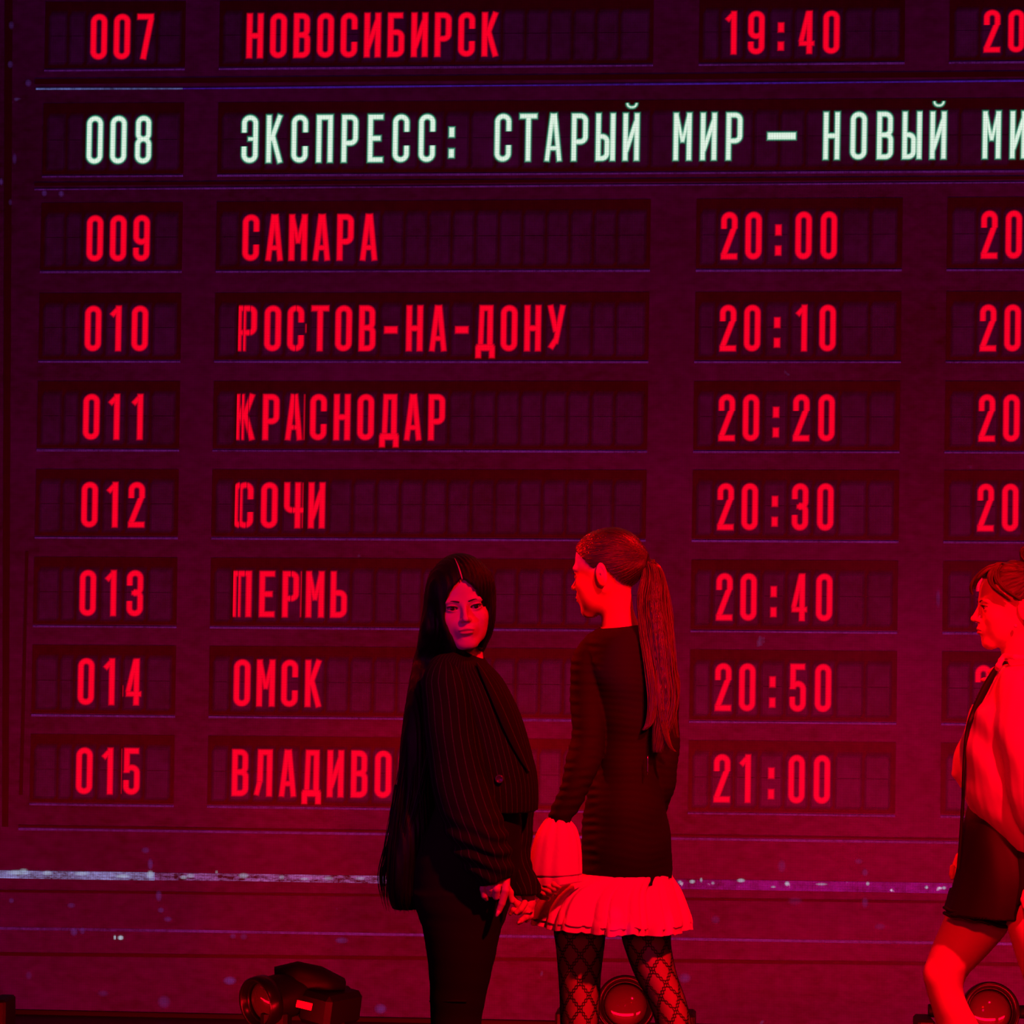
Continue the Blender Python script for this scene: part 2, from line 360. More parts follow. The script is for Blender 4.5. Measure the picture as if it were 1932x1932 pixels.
for name, r0, r1, city, tm in ROWS:
    white = name=='008'; mat = M_white if white else M_red
    h0, h1 = (.185,.845) if not white else (.17,.835)
    nseps = [(NUM[0][0]+6,NUM[0][1]+6),(129,109),(163,137),(208.5,182.5),(252.5,227),(297,272),(NUM[1][0]-6,NUM[1][1]-6)]
    wn = window(NUM, r0, r1, 'dark board window with train number %s in %s digits' % (name, 'white' if white else 'red'), nseps)
    for k, ch in enumerate(name):
        c = [(187.3,159.8),(230.8,205),(274.7,249)][k]
        gl = 'c' if (k==2 and name in ('014','015')) else None
        if white: c = [(183.5,155),(228,200),(275,247)][k]
        letter(wn, ch, c, r0, r1, 33 if white else 31.5, h0, h1, mat, gl)
    if white:
        cols = (CITY[0], (2190,2172))
        cs = [472,518.5,566,613,660.5,710,757,806,852.6,949.3,997,1044.4,1094,1142,1191,1288,1337,1385.5,1475,1569,1620,1670,1720,1770,1871,1921,1971]
        seps = [(CITY[0][0]+6,CITY[0][1]+6)]+[(496+48.6*k+5.5,496+48.6*k-17) for k in range(30)]
        wn = window(cols, r0, r1, 'long dark board window with the express line in white letters', seps[:31])
        for ch, x in zip('ЭКСПРЕСС:СТАРЫЙМИР—НОВЫЙМИР', cs):
            y = 265; dx = 0; c = (x+3.3, x+3.3-24)
            letter(wn, ch, c, r0, r1, 33.5, h0, h1, mat)
        continue
    cen = lambda k: (481.5+44.35*k, 454+44.9*k)
    seps = [(CITY[0][0]+6,CITY[0][1]+6)]+[(481.5+44.35*(k+.5), 454+44.9*(k+.5)) for k in range(-1,16)]+[(CITY[1][0]-6,CITY[1][1]-6)]
    wn = window(CITY, r0, r1, 'dark board window with the city name %s in red letters' % city, seps)
    for k, ch in enumerate(city):
        gl = None
        if name in ('010','011','012','013'):
            gl = 'a' if k==0 else ('b' if k==2 else None)
        letter(wn, ch, cen(k), r0, r1, 32, h0, h1, mat, gl)
    tc_ = [(1381,1362.5),(1427,1407.8),(1473.5,1455.5),(1521,1503.2),(1568.5,1551)]
    tseps = [(TIME[0][0]+6,TIME[0][1]+6),(1358,1339),(1404,1385),(1450,1431),(1497,1479),(1545,1527),(1592,1574),(1647,1629),(TIME[1][0]-8,TIME[1][1]-8)]
    wn = window(TIME, r0, r1, 'dark board window with the departure time %s in red digits' % tm, tseps)
    for k, ch in enumerate(tm): letter(wn, ch, tc_[k], r0, r1, 31.5, h0, h1, mat)
    lseps = [(LAST[0][0]+8,LAST[0][1]+8)]+[(1848+47*k,1830+47*k) for k in range(7)]
    wn = window(LAST, r0, r1, 'dark board window at the right edge beside %s with red digits starting 20' % tm, lseps)
    for k, ch in enumerate('20'): letter(wn, ch, (1871.5+46*k,1853+46.5*k), r0, r1, 31.5, h0, h1, mat)
def strip(name, a, b, th, mat, **k):
    (x0,y0),(x1,y1)=a,b; rect_obj(name, [(x0,y0+th/2),(x1,y1+th/2),(x1,y1-th/2),(x0,y0-th/2)], 2, mat, SCR, **k)
strip('bright_line',(68,168),(345,167.5),3.4,M_cyan); strip('bright_line',(345,167.5),(1180,159.5),3,M_blue)
strip('bright_line',(1180,159.5),(1520,156.5),3.2,M_blue); strip('bright_line',(1520,156.5),(2150,150.5),3.4,M_blue)
strip('dark_seam',(66,154),(2150,138),10,M_seam); strip('thin_line',(65,358),(2150,343),3,M_line); strip('dark_seam',(65,348),(2150,334),6,M_seam)
strip('scratched_rail',(-900,1636),(292,1653.5),15,M_rail,label='bright bluish left end of the rail across the board foot')
strip('scratched_rail',(292,1653.5),(760,1660),14,M_rail3,label='patchy worn middle of the rail across the board foot')
strip('scratched_rail',(760,1660),(2150,1681.5),19,M_rail2,label='dim violet right end of the rail with pale specks')
strip('thin_line',(35,1564),(2150,1595),4.5,M_line); strip('dark_seam',(35,1558),(2150,1588),4,M_seam)
strip('thin_line',(-900,1737),(2150,1785),5,M_line); strip('dark_seam',(-900,1670),(2150,1706),5,M_seam)
strip('dark_seam',(-900,1790),(2150,1822),7,M_seam)
rect_obj('side_seam',[(4,1560),(16,1560),(26,-20),(10,-20)][:2]+[(24,-20),(9,-20)],1,M_seam,SCR)
rect_obj('side_seam',[(36,1500),(43,1500),(54,1040),(48,1040)],1,M_seam,SCR)
def blob(cx, cy, rx, ry, mat, name='dust_spot', pw=1.0):
    V=[at(cx,cy,0)+np.array([0,-.004,0])]; I=[pw]; n=12
    for ring,(f,i) in enumerate(((.5,.7*pw),(1,0))):
        for k in range(n):
            a=2*math.pi*k/n; V.append(at(cx+rx*f*math.cos(a),cy+ry*f*math.sin(a),0)+np.array([0,-.004,0])); I.append(i)
    F=[(0,1+(k+1)%n,1+k) for k in range(n)]+[(1+k,1+(k+1)%n,1+n+(k+1)%n,1+n+k) for k in range(n)]
    return V,F,I
D=[(434,1850,14,9,1),(20,122,6,8,.7),(54,157,7,8,.7),(22,48,6,9,.5),(3,343,4,8,.8),(28,300,5,12,.5),(84,365,6,7,.7),(116,366,6,7,.7),(20,382,4,7,.5),
 (275,1604,9,7,.6),(284,1630,6,12,.8),(300,1690,7,12,.6),(304,1717,7,6,.7),(317,1734,9,6,.6),(140,1758,8,9,.7),(156,1756,6,8,.5),(135,1708,9,6,.5),(22,1699,6,6,.6),
 (460,1767,8,7,.4),(1292,1845,13,11,.6),(645,1774,14,7,.8),(718,1903,13,11,.9),(440,1766,7,6,.5),(1632,1646,7,8,.6),(1632,1703,7,12,.5),(1475,1634,9,14,.4),(1620,1625,9,6,.4),
 (1660,1748,12,7,.4),(310,1890,14,14,.4),(1800,1800,14,12,.4),(1350,1735,10,9,.3),(1770,1130,5,20,.4),(195,1874,12,7,.3),(55,1840,7,9,.3),(900,1845,20,8,.25),(1500,1700,16,9,.25)]
V=[];F=[];I=[]
for (x,y,rx,ry,pw) in D:
    v,f,i=blob(x,y,rx,ry,M_dust,pw=pw*.5); n=len(V); V+=v; I+=i; F+=[tuple(k+n for k in q) for q in f]
mkobj('dust_spots',V,F,M_dust,SCR,smooth=False,attrs={'ink':I},kind='stuff')
V=[];F=[];I=[]
for (x,y,rx,ry,pw) in [(217,1768.5,3.5,7,1),(228,1769,8,7,1),(284,1650,10,12,.6),(1398,1661,11,6,.9),(1485,1667,7,7,.9),(1306,1663,8,6,.8),(1323,1660,4,7,.7),(1637,1667,5,6,.8),(1748,1674,5,5,.9),(1781,1675,6,5,.9),(1345,1666,5,5,.5),(1283,1664,6,5,.7),(1459,1673,7,3,.6),(1550,1668,16,4,.45),(460,1652,14,8,.5),(36,1646,34,8,.6),(45,1642,12,6,.5),(155,1648,22,6,.5),(90,1647,14,7,.6),(232,1653,20,6,.5),(347,1655,10,6,.5),(360,1652,12,7,.4),(532,1655,8,7,.4),(575,1658,14,4,.4),(620,1657,14,6,.35),(680,1657,14,5,.35),(409,1645,4,5,.4)]:
    v,f,i=blob(x,y,rx*.8,ry*.75,M_glint,pw=pw*.8); n=len(V); V+=v; I+=i; F+=[tuple(k+n for k in q) for q in f]
mkobj('glint_spots',V,F,M_glint,SCR,smooth=False,attrs={'ink':I},kind='stuff')
# ------------------------------------------------------------------ smooth solid modelling (distance fields, meshed with surface nets)
def lin(a, b, n): return np.linspace(a, b, n)
def wob(P, f, seed):
    """smooth pseudo noise, about -1..1"""
    r = np.random.default_rng(seed); s = 0
    for i in range(4):
        k = r.normal(size=3)*np.array(f)*(1+.45*i); s = s+np.sin(P[...,0]*k[0]+P[...,1]*k[1]+P[...,2]*k[2]+r.uniform(0,6.28))/(1+.35*i)
    return s/2.6
def crom(T, n=5):
    T = np.array(T, float); P = np.vstack([2*T[0]-T[1], T, 2*T[-1]-T[-2]]); out=[]
    for i in range(1, len(P)-2):
        for j in range(n):
            t=j/n; a,b,c,d=P[i-1],P[i],P[i+1],P[i+2]
            out.append(.5*((2*b)+(-a+c)*t+(2*a-5*b+4*c-d)*t*t+(-a+3*b-3*c+d)*t**3))
    out.append(T[-1]); return np.array(out)
class Solid:
    def __init__(s, Y): s.Y=Y; s.pr=[]; s.S=FPX/(Y-CAM[1]); s.disp=None; s.clips=[]
    def p(s, px, py, dy=0): return at(px, py, s.Y+dy)
    def cone(s, a, b, ra, rb, k=.01, sub=False, px=True):
        A = s.p(*a) if px else np.array(a,float); B = s.p(*b) if px else np.array(b,float)
        if px: ra/=s.S; rb/=s.S
        r=max(ra,rb)+k+.012
        s.pr.append(('cone',A,B,ra,rb,k,sub,np.minimum(A,B)-r,np.maximum(A,B)+r)); return s
    def chain(s, pts, k=.008):
        """pts: (px,py,dy,rpx)"""
        for a,b in zip(pts[:-1],pts[1:]): s.cone(a[:3],b[:3],a[3],b[3],k)
        return s
    def ell(s, c, r, R=None, k=.01, sub=False, px=True):
        C = s.p(*c) if px else np.array(c,float); r=np.array(r,float); 
        if px: r=r/s.S
        R=np.eye(3) if R is None else R; m=max(r)+k+.012
        s.pr.append(('ell',C,r,R,k,sub,C-m,C+m)); return s
    def loft(s, rows, k=.015, px=True, flat=True, pw=2.0):
        """rows: (py, xl, xr, dy centre [m], half depth [m]) top to bottom"""
        T = crom(rows, 5); tab=[]
        for py,xl,xr,yc,hd in T:
            a=s.p(xl,py,yc); b=s.p(xr,py,yc); tab.append(((a[2]+b[2])/2,(a[0]+b[0])/2,max((b[0]-a[0])/2,.002),s.Y+yc,max(hd,.002)))
        tab=np.array(sorted(tab)); m=k+.03
        lo=np.array([(tab[:,1]-tab[:,2]).min(),(tab[:,3]-tab[:,4]).min(),tab[0,0]])-m; hi=np.array([(tab[:,1]+tab[:,2]).max(),(tab[:,3]+tab[:,4]).max(),tab[-1,0]])+m
        s.pr.append(('loft',tab,pw,None,k,False,lo,hi)); return s
    def head(s, fn, c, R, sc, k=.012):
        C=np.array(c); m=.17*sc; s.pr.append(('fn',fn,C,R,sc,k,C-m,C+m)); return s
    def field(s, lo, hi, h):
        n=np.ceil((hi-lo)/h).astype(int)+1; ax=[lo[i]+h*np.arange(n[i]) for i in range(3)]
        D=np.full(n,.5,dtype=np.float32)
        for q in s.pr:
            i0=[max(0,int((q[-2][i]-lo[i])/h)) for i in range(3)]; i1=[min(n[i],int((q[-1][i]-lo[i])/h)+2) for i in range(3)]
            if any(i1[i]<=i0[i] for i in range(3)): continue
            X,Y,Z=np.meshgrid(*[ax[i][i0[i]:i1[i]].astype(np.float32) for i in range(3)],indexing='ij',sparse=True)
            sub=False; t=q[0]
            if t=='cone':
                _,A,B,ra,rb,k,sub=q[:7]; ba=B-A; l=max(float(ba@ba),1e-12)
                H=np.clip(((X-A[0])*ba[0]+(Y-A[1])*ba[1]+(Z-A[2])*ba[2])/l,0,1)
                d=np.sqrt((X-A[0]-ba[0]*H)**2+(Y-A[1]-ba[1]*H)**2+(Z-A[2]-ba[2]*H)**2)-(ra+(rb-ra)*H)
            elif t=='ell':
                _,C,r,R,k,sub=q[:6]; x,y,z=X-C[0],Y-C[1],Z-C[2]
                u=[R[0,i]*x+R[1,i]*y+R[2,i]*z for i in range(3)]
                qq=np.sqrt((u[0]/r[0])**2+(u[1]/r[1])**2+(u[2]/r[2])**2)+1e-6
                g=np.sqrt((u[0]/r[0]**2)**2+(u[1]/r[1]**2)**2+(u[2]/r[2]**2)**2)+1e-6
                d=(qq-1)*qq/g
            elif t=='loft':
                _,tab,pw,_,k,_=q[:6]; z=Z.ravel(); cx,a,cy,b=[np.interp(z,tab[:,0],tab[:,j]).astype(np.float32).reshape(Z.shape) for j in (1,2,3,4)]
                x,y=np.abs(X-cx),np.abs(Y-cy)
                if pw==2.0:
                    qq=np.sqrt((x/a)**2+(y/b)**2)+1e-6; g=np.sqrt((x/a**2)**2+(y/b**2)**2)+1e-6; d=(qq-1)*qq/g
                else:
                    qq=((x/a)**pw+(y/b)**pw)**(1/pw)+1e-6; d=(qq-1)*np.minimum(a,b)
                d=np.maximum(d,np.maximum(Z-tab[-1,0],tab[0,0]-Z))
            else:
                _,fn,C,R,sc,k=q[:6]; x,y,z=(X-C[0])/sc,(Y-C[1])/sc,(Z-C[2])/sc
                u=[R[0,i]*x+R[1,i]*y+R[2,i]*z for i in range(3)]; d=fn(*u)*sc
            sl=tuple(slice(i0[i],i1[i]) for i in range(3)); o=D[sl]
            if sub:
                hh=np.clip(.5-.5*(o+d)/k,0,1); D[sl]=o*(1-hh)-d*hh+k*hh*(1-hh)
            else:
                hh=np.clip(.5+.5*(o-d)/k,0,1); D[sl]=o*(1-hh)+d*hh-k*hh*(1-hh)
        if s.clips:
            X,Y,Z=np.meshgrid(*[a.astype(np.float32) for a in ax],indexing='ij',sparse=True)
            for p0,nn in s.clips: D=np.maximum(D,(X-p0[0])*nn[0]+(Y-p0[1])*nn[1]+(Z-p0[2])*nn[2])
        if s.disp is not None:
            X,Y,Z=np.meshgrid(*[a.astype(np.float32) for a in ax],indexing='ij'); m=np.abs(D)<.03
            P=np.stack([X[m],Y[m],Z[m]],-1); D[m]+=s.disp(P).astype(np.float32)
        return D,ax
    def mesh(s, h, lo=None, hi=None):
        L0=np.min([q[-2] for q in s.pr if not (q[0] in('cone','ell') and q[-3] is True)],axis=0); H0=np.max([q[-1] for q in s.pr],axis=0)
        if lo is not None: L0=np.maximum(L0,lo)
        if hi is not None: H0=np.minimum(H0,hi)
        D,ax=s.field(L0,H0,h); return nets(D,ax)
def nets(D, ax):
    D=D.copy()
    D[0]=D[-1]=.1; D[:,0]=D[:,-1]=.1; D[:,:,0]=D[:,:,-1]=.1
    S=D<0; n=D.shape; c=[S[i:n[0]-1+i,j:n[1]-1+j,k:n[2]-1+k] for i in(0,1) for j in(0,1) for k in(0,1)]
    anyv=c[0]|c[1]|c[2]|c[3]|c[4]|c[5]|c[6]|c[7]; allv=c[0]&c[1]&c[2]&c[3]&c[4]&c[5]&c[6]&c[7]
    act=anyv&~allv; idx=np.full(act.shape,-1,dtype=np.int64); I=np.argwhere(act); idx[act]=np.arange(len(I))
    vals=np.stack([D[I[:,0]+i,I[:,1]+j,I[:,2]+k] for i in(0,1) for j in(0,1) for k in(0,1)],1)
    cor=np.array([(i,j,k) for i in(0,1) for j in(0,1) for k in(0,1)],float)
    acc=np.zeros((len(I),3)); cnt=np.zeros(len(I))
    for a in range(8):
        for b in range(a+1,8):
            if np.abs(cor[a]-cor[b]).sum()!=1: continue
            m=(vals[:,a]<0)!=(vals[:,b]<0); t=vals[m,a]/(vals[m,a]-vals[m,b])
            acc[m]+=cor[a]+(cor[b]-cor[a])*t[:,None]; cnt[m]+=1
    h=ax[0][1]-ax[0][0]; V=np.array([ax[0][0],ax[1][0],ax[2][0]])+(I+acc/cnt[:,None])*h
    F=[]
    for a in range(3):
        b,c_=(a+1)%3,(a+2)%3
        s0=[slice(1,n[i]-1) for i in range(3)]; s1=list(s0); s0[a]=slice(1,n[a]-1); s1[a]=slice(2,n[a])
        A=S[tuple(s0)]; B=S[tuple(s1)]; cr=A!=B; J=np.argwhere(cr)+1; f=A[cr]
        e=np.eye(3,dtype=int)
        def at_(q): return idx[q[:,0],q[:,1],q[:,2]]
        q=np.stack([at_(J-e[b]-e[c_]),at_(J-e[c_]),at_(J),at_(J-e[b])],1)
        q[~f]=q[~f][:,::-1]; F.append(q)
    F=np.vstack(F); F=F[(F>=0).all(1)]
    return V,F
def join(*ms):
    V=[];F=[];n=0
    for v,f in ms: V.append(v); F.append(f+n); n+=len(v)
    return np.vstack(V),np.vstack(F)
def vnormals(V,F):
    Nn=np.zeros_like(V); a=np.cross(V[F[:,2]]-V[F[:,0]],V[F[:,3]]-V[F[:,1]])
    for i in range(4): np.add.at(Nn,F[:,i],a)
    return Nn/(np.linalg.norm(Nn,axis=1)[:,None]+1e-12)
def shell(V,F,mask,d):
    """closed-looking cloth layer: faces whose four corners satisfy mask, pushed outwards"""
    Nn=vnormals(V,F); f=F[mask[F].all(1)]; u=np.unique(f); mp=np.zeros(len(V),int); mp[u]=np.arange(len(u))
    return V[u]+Nn[u]*d, mp[f]
# ---- head: x to its left/right, y forward is negative, z up; about 0.225 m tall
def smin(a,b,k): h=np.clip(.5+.5*(b-a)/k,0,1); return b*(1-h)+a*h-k*h*(1-h)
def smax(a,b,k): return -smin(-a,-b,k)
def _e(x,y,z,c,r,tx=0):
    x=x-c[0];y=y-c[1];z=z-c[2]
    if tx: y,z=y*math.cos(tx)+z*math.sin(tx),-y*math.sin(tx)+z*math.cos(tx)
    q=np.sqrt((x/r[0])**2+(y/r[1])**2+(z/r[2])**2)+1e-6; g=np.sqrt((x/r[0]**2)**2+(y/r[1]**2)**2+(z/r[2]**2)**2)+1e-6; return (q-1)*q/g
def _c(x,y,z,a,b,ra,rb):
    ba=[b[i]-a[i] for i in range(3)]; l=sum(v*v for v in ba)
    h=np.clip(((x-a[0])*ba[0]+(y-a[1])*ba[1]+(z-a[2])*ba[2])/l,0,1)
    return np.sqrt((x-a[0]-ba[0]*h)**2+(y-a[1]-ba[1]*h)**2+(z-a[2]-ba[2]*h)**2)-(ra+(rb-ra)*h)
def skull(x,y,z,o=0):
    ax=np.abs(x)
    d=_e(x,y,z,(0,.008,.030),(.072+o,.088+o,.080+o)); d=smin(d,_e(x,y,z,(0,-.036,.040),(.056+o,.048+o,.052+o)),.03)
    return d
def head_sdf(x,y,z):
    ax=np.abs(x)
    d=skull(x,y,z)
    d=smin(d,_e(x,y,z,(0,-.030,-.022),(.057,.056,.074)),.03)
    d=smin(d,_e(x,y,z,(0,-.040,-.068),(.040,.042,.034)),.026)
    d=smin(d,_e(x,y,z,(0,-.074,-.096),(.017,.014,.014)),.024)
    d=smin(d,_c(ax,y,z,(.050,.004,-.045),(.016,-.066,-.096),.013,.010),.024)
    d=smin(d,_e(ax,y,z,(.040,-.060,-.030),(.019,.018,.017)),.026)
    d=smin(d,_e(ax,y,z,(.031,-.042,-.056),(.024,.030,.030)),.022)
    d=smin(d,_e(ax,y,z,(.026,-.078,.016),(.024,.009,.007)),.016)
    d=smin(d,_e(x,y,z,(0,-.084,-.055),(.022,.013,.020)),.022)
    d=smax(d,-_e(ax,y,z,(.031,-.099,-.002),(.018,.014,.011)),.013)
    d=smin(d,_c(x,y,z,(0,-.086,.008),(0,-.1065,-.028),.0052,.0070),.011)
    d=smin(d,_e(x,y,z,(0,-.1085,-.0305),(.0085,.008,.0072)),.006)
    d=smin(d,_e(ax,y,z,(.0095,-.0980,-.0335),(.0055,.0080,.0055)),.006)
    d=smax(d,-_e(ax,y,z,(.0060,-.1035,-.0405),(.0032,.0045,.0035)),.003)
    # lids around the eyeball with an almond opening
    d=smin(d,_e(ax,y,z,(.031,-.0755,-.0015),(.0150,.0138,.0125)),.005)
    zz=z+.0015-.10*(ax-.031); op=np.sqrt(((ax-.031)/.0138)**2+(zz/.0052)**2)-1
    op=np.maximum(op*.0052,(y+.072)); d=smax(d,-op,.0015)
    # lips
    d=smin(d,_e(x,y,z-.0022*np.cos(np.clip(ax/.009,0,3.14)),(0,-.0950,-.0580),(.0195,.0070,.0042)),.004)
    d=smin(d,_e(x,y,z,(0,-.0945,-.0670),(.0165,.0075,.0050)),.005)
    d=smax(d,-_e(x,y,z,(0,-.1050,-.0627),(.0225,.0085,.0011)),.0025)
    d=smax(d,-_e(x,y,z,(0,-.0985,-.0790),(.014,.006,.0045)),.008)
    # ears
    xe=ax-.0735-.22*(y-.004); e=np.sqrt(xe**2)-.0028
    pr=np.sqrt(((y-.014)/.0165)**2+((z+.010+.25*(y-.014))/.0290)**2)
    ea=smax(e,(pr-1)*.0165,.004); rim=np.sqrt(xe**2+((pr-.86)*.0165)**2)-.0034
    ea=smin(ea,rim,.003); ea=smin(ea,_c(xe,y,z,(0,.004,-.004),(0,.010,-.016),.0032,.0030),.004)
    d=smin(d,ea,.005); d=smax(d,-_e(xe,y,z,(.004,.008,-.011),(.0045,.0042,.0050)),.002)
    return d.astype(np.float32)
def w2h(V,C,R,sc): return ((V-C)@R)/sc
def h2w(P,C,R,sc): return C+sc*(np.asarray(P)@R.T)
def hrot(yaw,pitch,roll):
    """yaw>0 turns the face towards +x (picture right) from facing the camera; pitch>0 looks down; roll>0 tips the crown to +x"""
    a=math.radians(yaw);b=math.radians(pitch);c=math.radians(roll)
    Rz=np.array([[math.cos(a),-math.sin(a),0],[math.sin(a),math.cos(a),0],[0,0,1]])
    Rx=np.array([[1,0,0],[0,math.cos(b),-math.sin(b)],[0,math.sin(b),math.cos(b)]])
    Ry=np.array([[math.cos(c),0,math.sin(c)],[0,1,0],[-math.sin(c),0,math.cos(c)]])
    return Rz@Rx@Ry
def face_parts(par, C, R, sc, M_eye, M_iris, M_brow, lash=True, lips=None):
    for sx in (-1,1):
        c=np.array([sx*.031,-.0745,-.0015]); m=MB()
        prof=[(max(.0126*math.sin(t),1e-5),.0126*math.cos(t)) for t in lin(0,math.pi,13)]
        m.lathe(prof,(0,0,0),n=18); V=h2w(np.array(m.V)+c,C,R,sc); ey=mkobj('eyeball',V,m.F,M_eye,par)
        m=MB(); g=np.array([.10*0,-1,-.02]); g/=np.linalg.norm(g); u=np.cross(g,[0,0,1]); u/=np.linalg.norm(u); v=np.cross(u,g)
        Q=np.stack([u,v,g],1); m.lathe([(1e-5,.01285),(.003,.0126),(.0056,.01165),(.0058,.0112)],(0,0,0),R=Q,n=18)
        mkobj('iris',h2w(np.array(m.V)+c,C,R,sc),m.F,M_iris,ey)
        m=MB(); xs=lin(-.0145,.0155,9)
        P=[(sx*(.031+x),-.0895+.25*abs(x-.001)+.06*max(x,0),-.0015+.10*x+.0056*math.sqrt(max(0,1-(x/.0158)**2))) for x in xs]
        m.tube(h2w(P,C,R,sc),[.0006,.0009,.0012,.0013,.0014,.0015,.0015,.0013,.0006],n=5); 
        if lash:
            for i in range(1,9):
                p=np.array(P[i]); q=p+np.array([sx*.0035*(i-3)/5,-.006,.0035]); m.tube(h2w([p,(p+q)/2+np.array([0,-.001,-.0006]),q],C,R,sc),[.0005,.0004,.0002],n=3)
        m.build('eyelashes',M_brow,par)
        m=MB(); P=[]; rr_=[]
        for t in lin(0,1,10):
            x=.012+.034*t; P.append((sx*x,-.0915+.33*max(x-.022,0)+6*max(x-.03,0)**2,.0140+.0042*math.sin(min(t*1.5,1)*1.57)-.0045*max(t-.6,0)/.4)); rr_.append(.0017*(1-.6*t)+.0003)
        m.tube(h2w(P,C,R,sc),rr_,n=6); m.build('eyebrow',M_brow,par)
def strands(mb, guides, n, spread, rad, seed, npt=14, taper=True, jit=.25):
    """guides: list of polylines [(x,y,z,halfwidth_u,halfdepth)], strands fill the tube they sweep"""
    r=np.random.default_rng(seed)
    for i in range(n):
        G=guides[r.integers(len(guides))]; a=r.uniform(0,6.28); q=math.sqrt(r.uniform(0,1)); cu,cv=q*math.cos(a),q*math.sin(a)
        t1=1-.22*r.uniform(0,1)**2; T=crom(G,6); m=len(T); s_=np.linspace(0,(m-1)*t1,npt); A=np.array([np.interp(s_,np.arange(m),T[:,j]) for j in range(5)]).T
        ph=r.uniform(0,6.28); wv=np.sin(np.linspace(0,5,npt)+ph)*jit
        P=np.stack([A[:,0]+A[:,3]*(cu+wv*.5),A[:,1]+A[:,4]*cv,A[:,2]+A[:,3]*.0],1)
        rd=rad*r.uniform(.6,1.3); R_=np.full(npt,rd); 
        if taper: R_[-4:]*=[.85,.6,.4,.15]
        mb.tube(P,R_,n=3,cap=False)
# ------------------------------------------------------------------ materials of the performers
def skin_mat(name, col):
    m, nt, out = nmat(name); b = N(nt, 'ShaderNodeBsdfPrincipled'); L(nt, b.outputs[0], out.inputs[0])
    at_ = N(nt, 'ShaderNodeAttribute', attribute_name='lip'); mx = N(nt, 'ShaderNodeMixRGB'); mx.inputs[1].default_value=(*col,1); mx.inputs[2].default_value=(col[0]*.42,col[1]*.25,col[2]*.3,1)
    L(nt, at_.outputs['Fac'], mx.inputs[0]); L(nt, mx.outputs[0], b.inputs['Base Color'])
    b.inputs['Roughness'].default_value=.48; b.inputs['Specular IOR Level'].default_value=.35
    b.inputs['Subsurface Weight'].default_value=.12; b.inputs['Subsurface Radius'].default_value=(.012,.004,.002); b.inputs['Subsurface Scale'].default_value=.4
    nz = N(nt,'ShaderNodeTexNoise'); nz.inputs['Scale'].default_value=350; bp=N(nt,'ShaderNodeBump'); bp.inputs['Strength'].default_value=.08; bp.inputs['Distance'].default_value=.001
    L(nt,nz.outputs[0],bp.inputs['Height']); L(nt,bp.outputs[0],b.inputs['Normal']); return m
def hair_mat(name, col, col2, spec=.4, rough=.42, bump=.5):
    m, nt, out = nmat(name); b = N(nt, 'ShaderNodeBsdfPrincipled'); L(nt, b.outputs[0], out.inputs[0])
    at_ = N(nt, 'ShaderNodeAttribute', attribute_name='hc'); nz = N(nt,'ShaderNodeTexNoise'); nz.inputs['Scale'].default_value=1; nz.inputs['Detail'].default_value=5; nz.inputs['Roughness'].default_value=.7
    L(nt, at_.outputs['Vector'], nz.inputs['Vector']); cr=N(nt,'ShaderNodeValToRGB'); cr.color_ramp.elements[0].position=.35; cr.color_ramp.elements[1].position=.68
    cr.color_ramp.elements[0].color=(*col,1); cr.color_ramp.elements[1].color=(*col2,1); L(nt,nz.outputs[0],cr.inputs[0]); L(nt,cr.outputs[0],b.inputs['Base Color'])
    bp=N(nt,'ShaderNodeBump'); bp.inputs['Strength'].default_value=bump; bp.inputs['Distance'].default_value=.004; L(nt,nz.outputs[0],bp.inputs['Height']); L(nt,bp.outputs[0],b.inputs['Normal'])
    b.inputs['Roughness'].default_value=rough; b.inputs['Specular IOR Level'].default_value=spec; return m
def stripe_mat(name, col, line, pitch=.0165, width=.11):
    m, nt, out = nmat(name); b = N(nt, 'ShaderNodeBsdfPrincipled'); L(nt, b.outputs[0], out.inputs[0])
    at_ = N(nt, 'ShaderNodeAttribute', attribute_name='st'); f=mth(nt,'FRACT',mth(nt,'DIVIDE',at_.outputs['Fac'],pitch)); q=mth(nt,'LESS_THAN',f,width)
    g=N(nt,'ShaderNodeNewGeometry'); nz=N(nt,'ShaderNodeTexNoise'); nz.inputs['Scale'].default_value=160; L(nt,g.outputs['Position'],nz.inputs['Vector'])
    q=mth(nt,'MULTIPLY',q,mth(nt,'MULTIPLY_ADD',nz.outputs[0],1.3,.1)); mx=N(nt,'ShaderNodeMixRGB'); mx.inputs[1].default_value=(*col,1); mx.inputs[2].default_value=(*line,1)
    L(nt,q,mx.inputs[0]); L(nt,mx.outputs[0],b.inputs['Base Color']); b.inputs['Roughness'].default_value=.85; b.inputs['Specular IOR Level'].default_value=.12
    bp=N(nt,'ShaderNodeBump'); bp.inputs['Strength'].default_value=.25; bp.inputs['Distance'].default_value=.002; L(nt,nz.outputs[0],bp.inputs['Height']); L(nt,bp.outputs[0],b.inputs['Normal']); return m
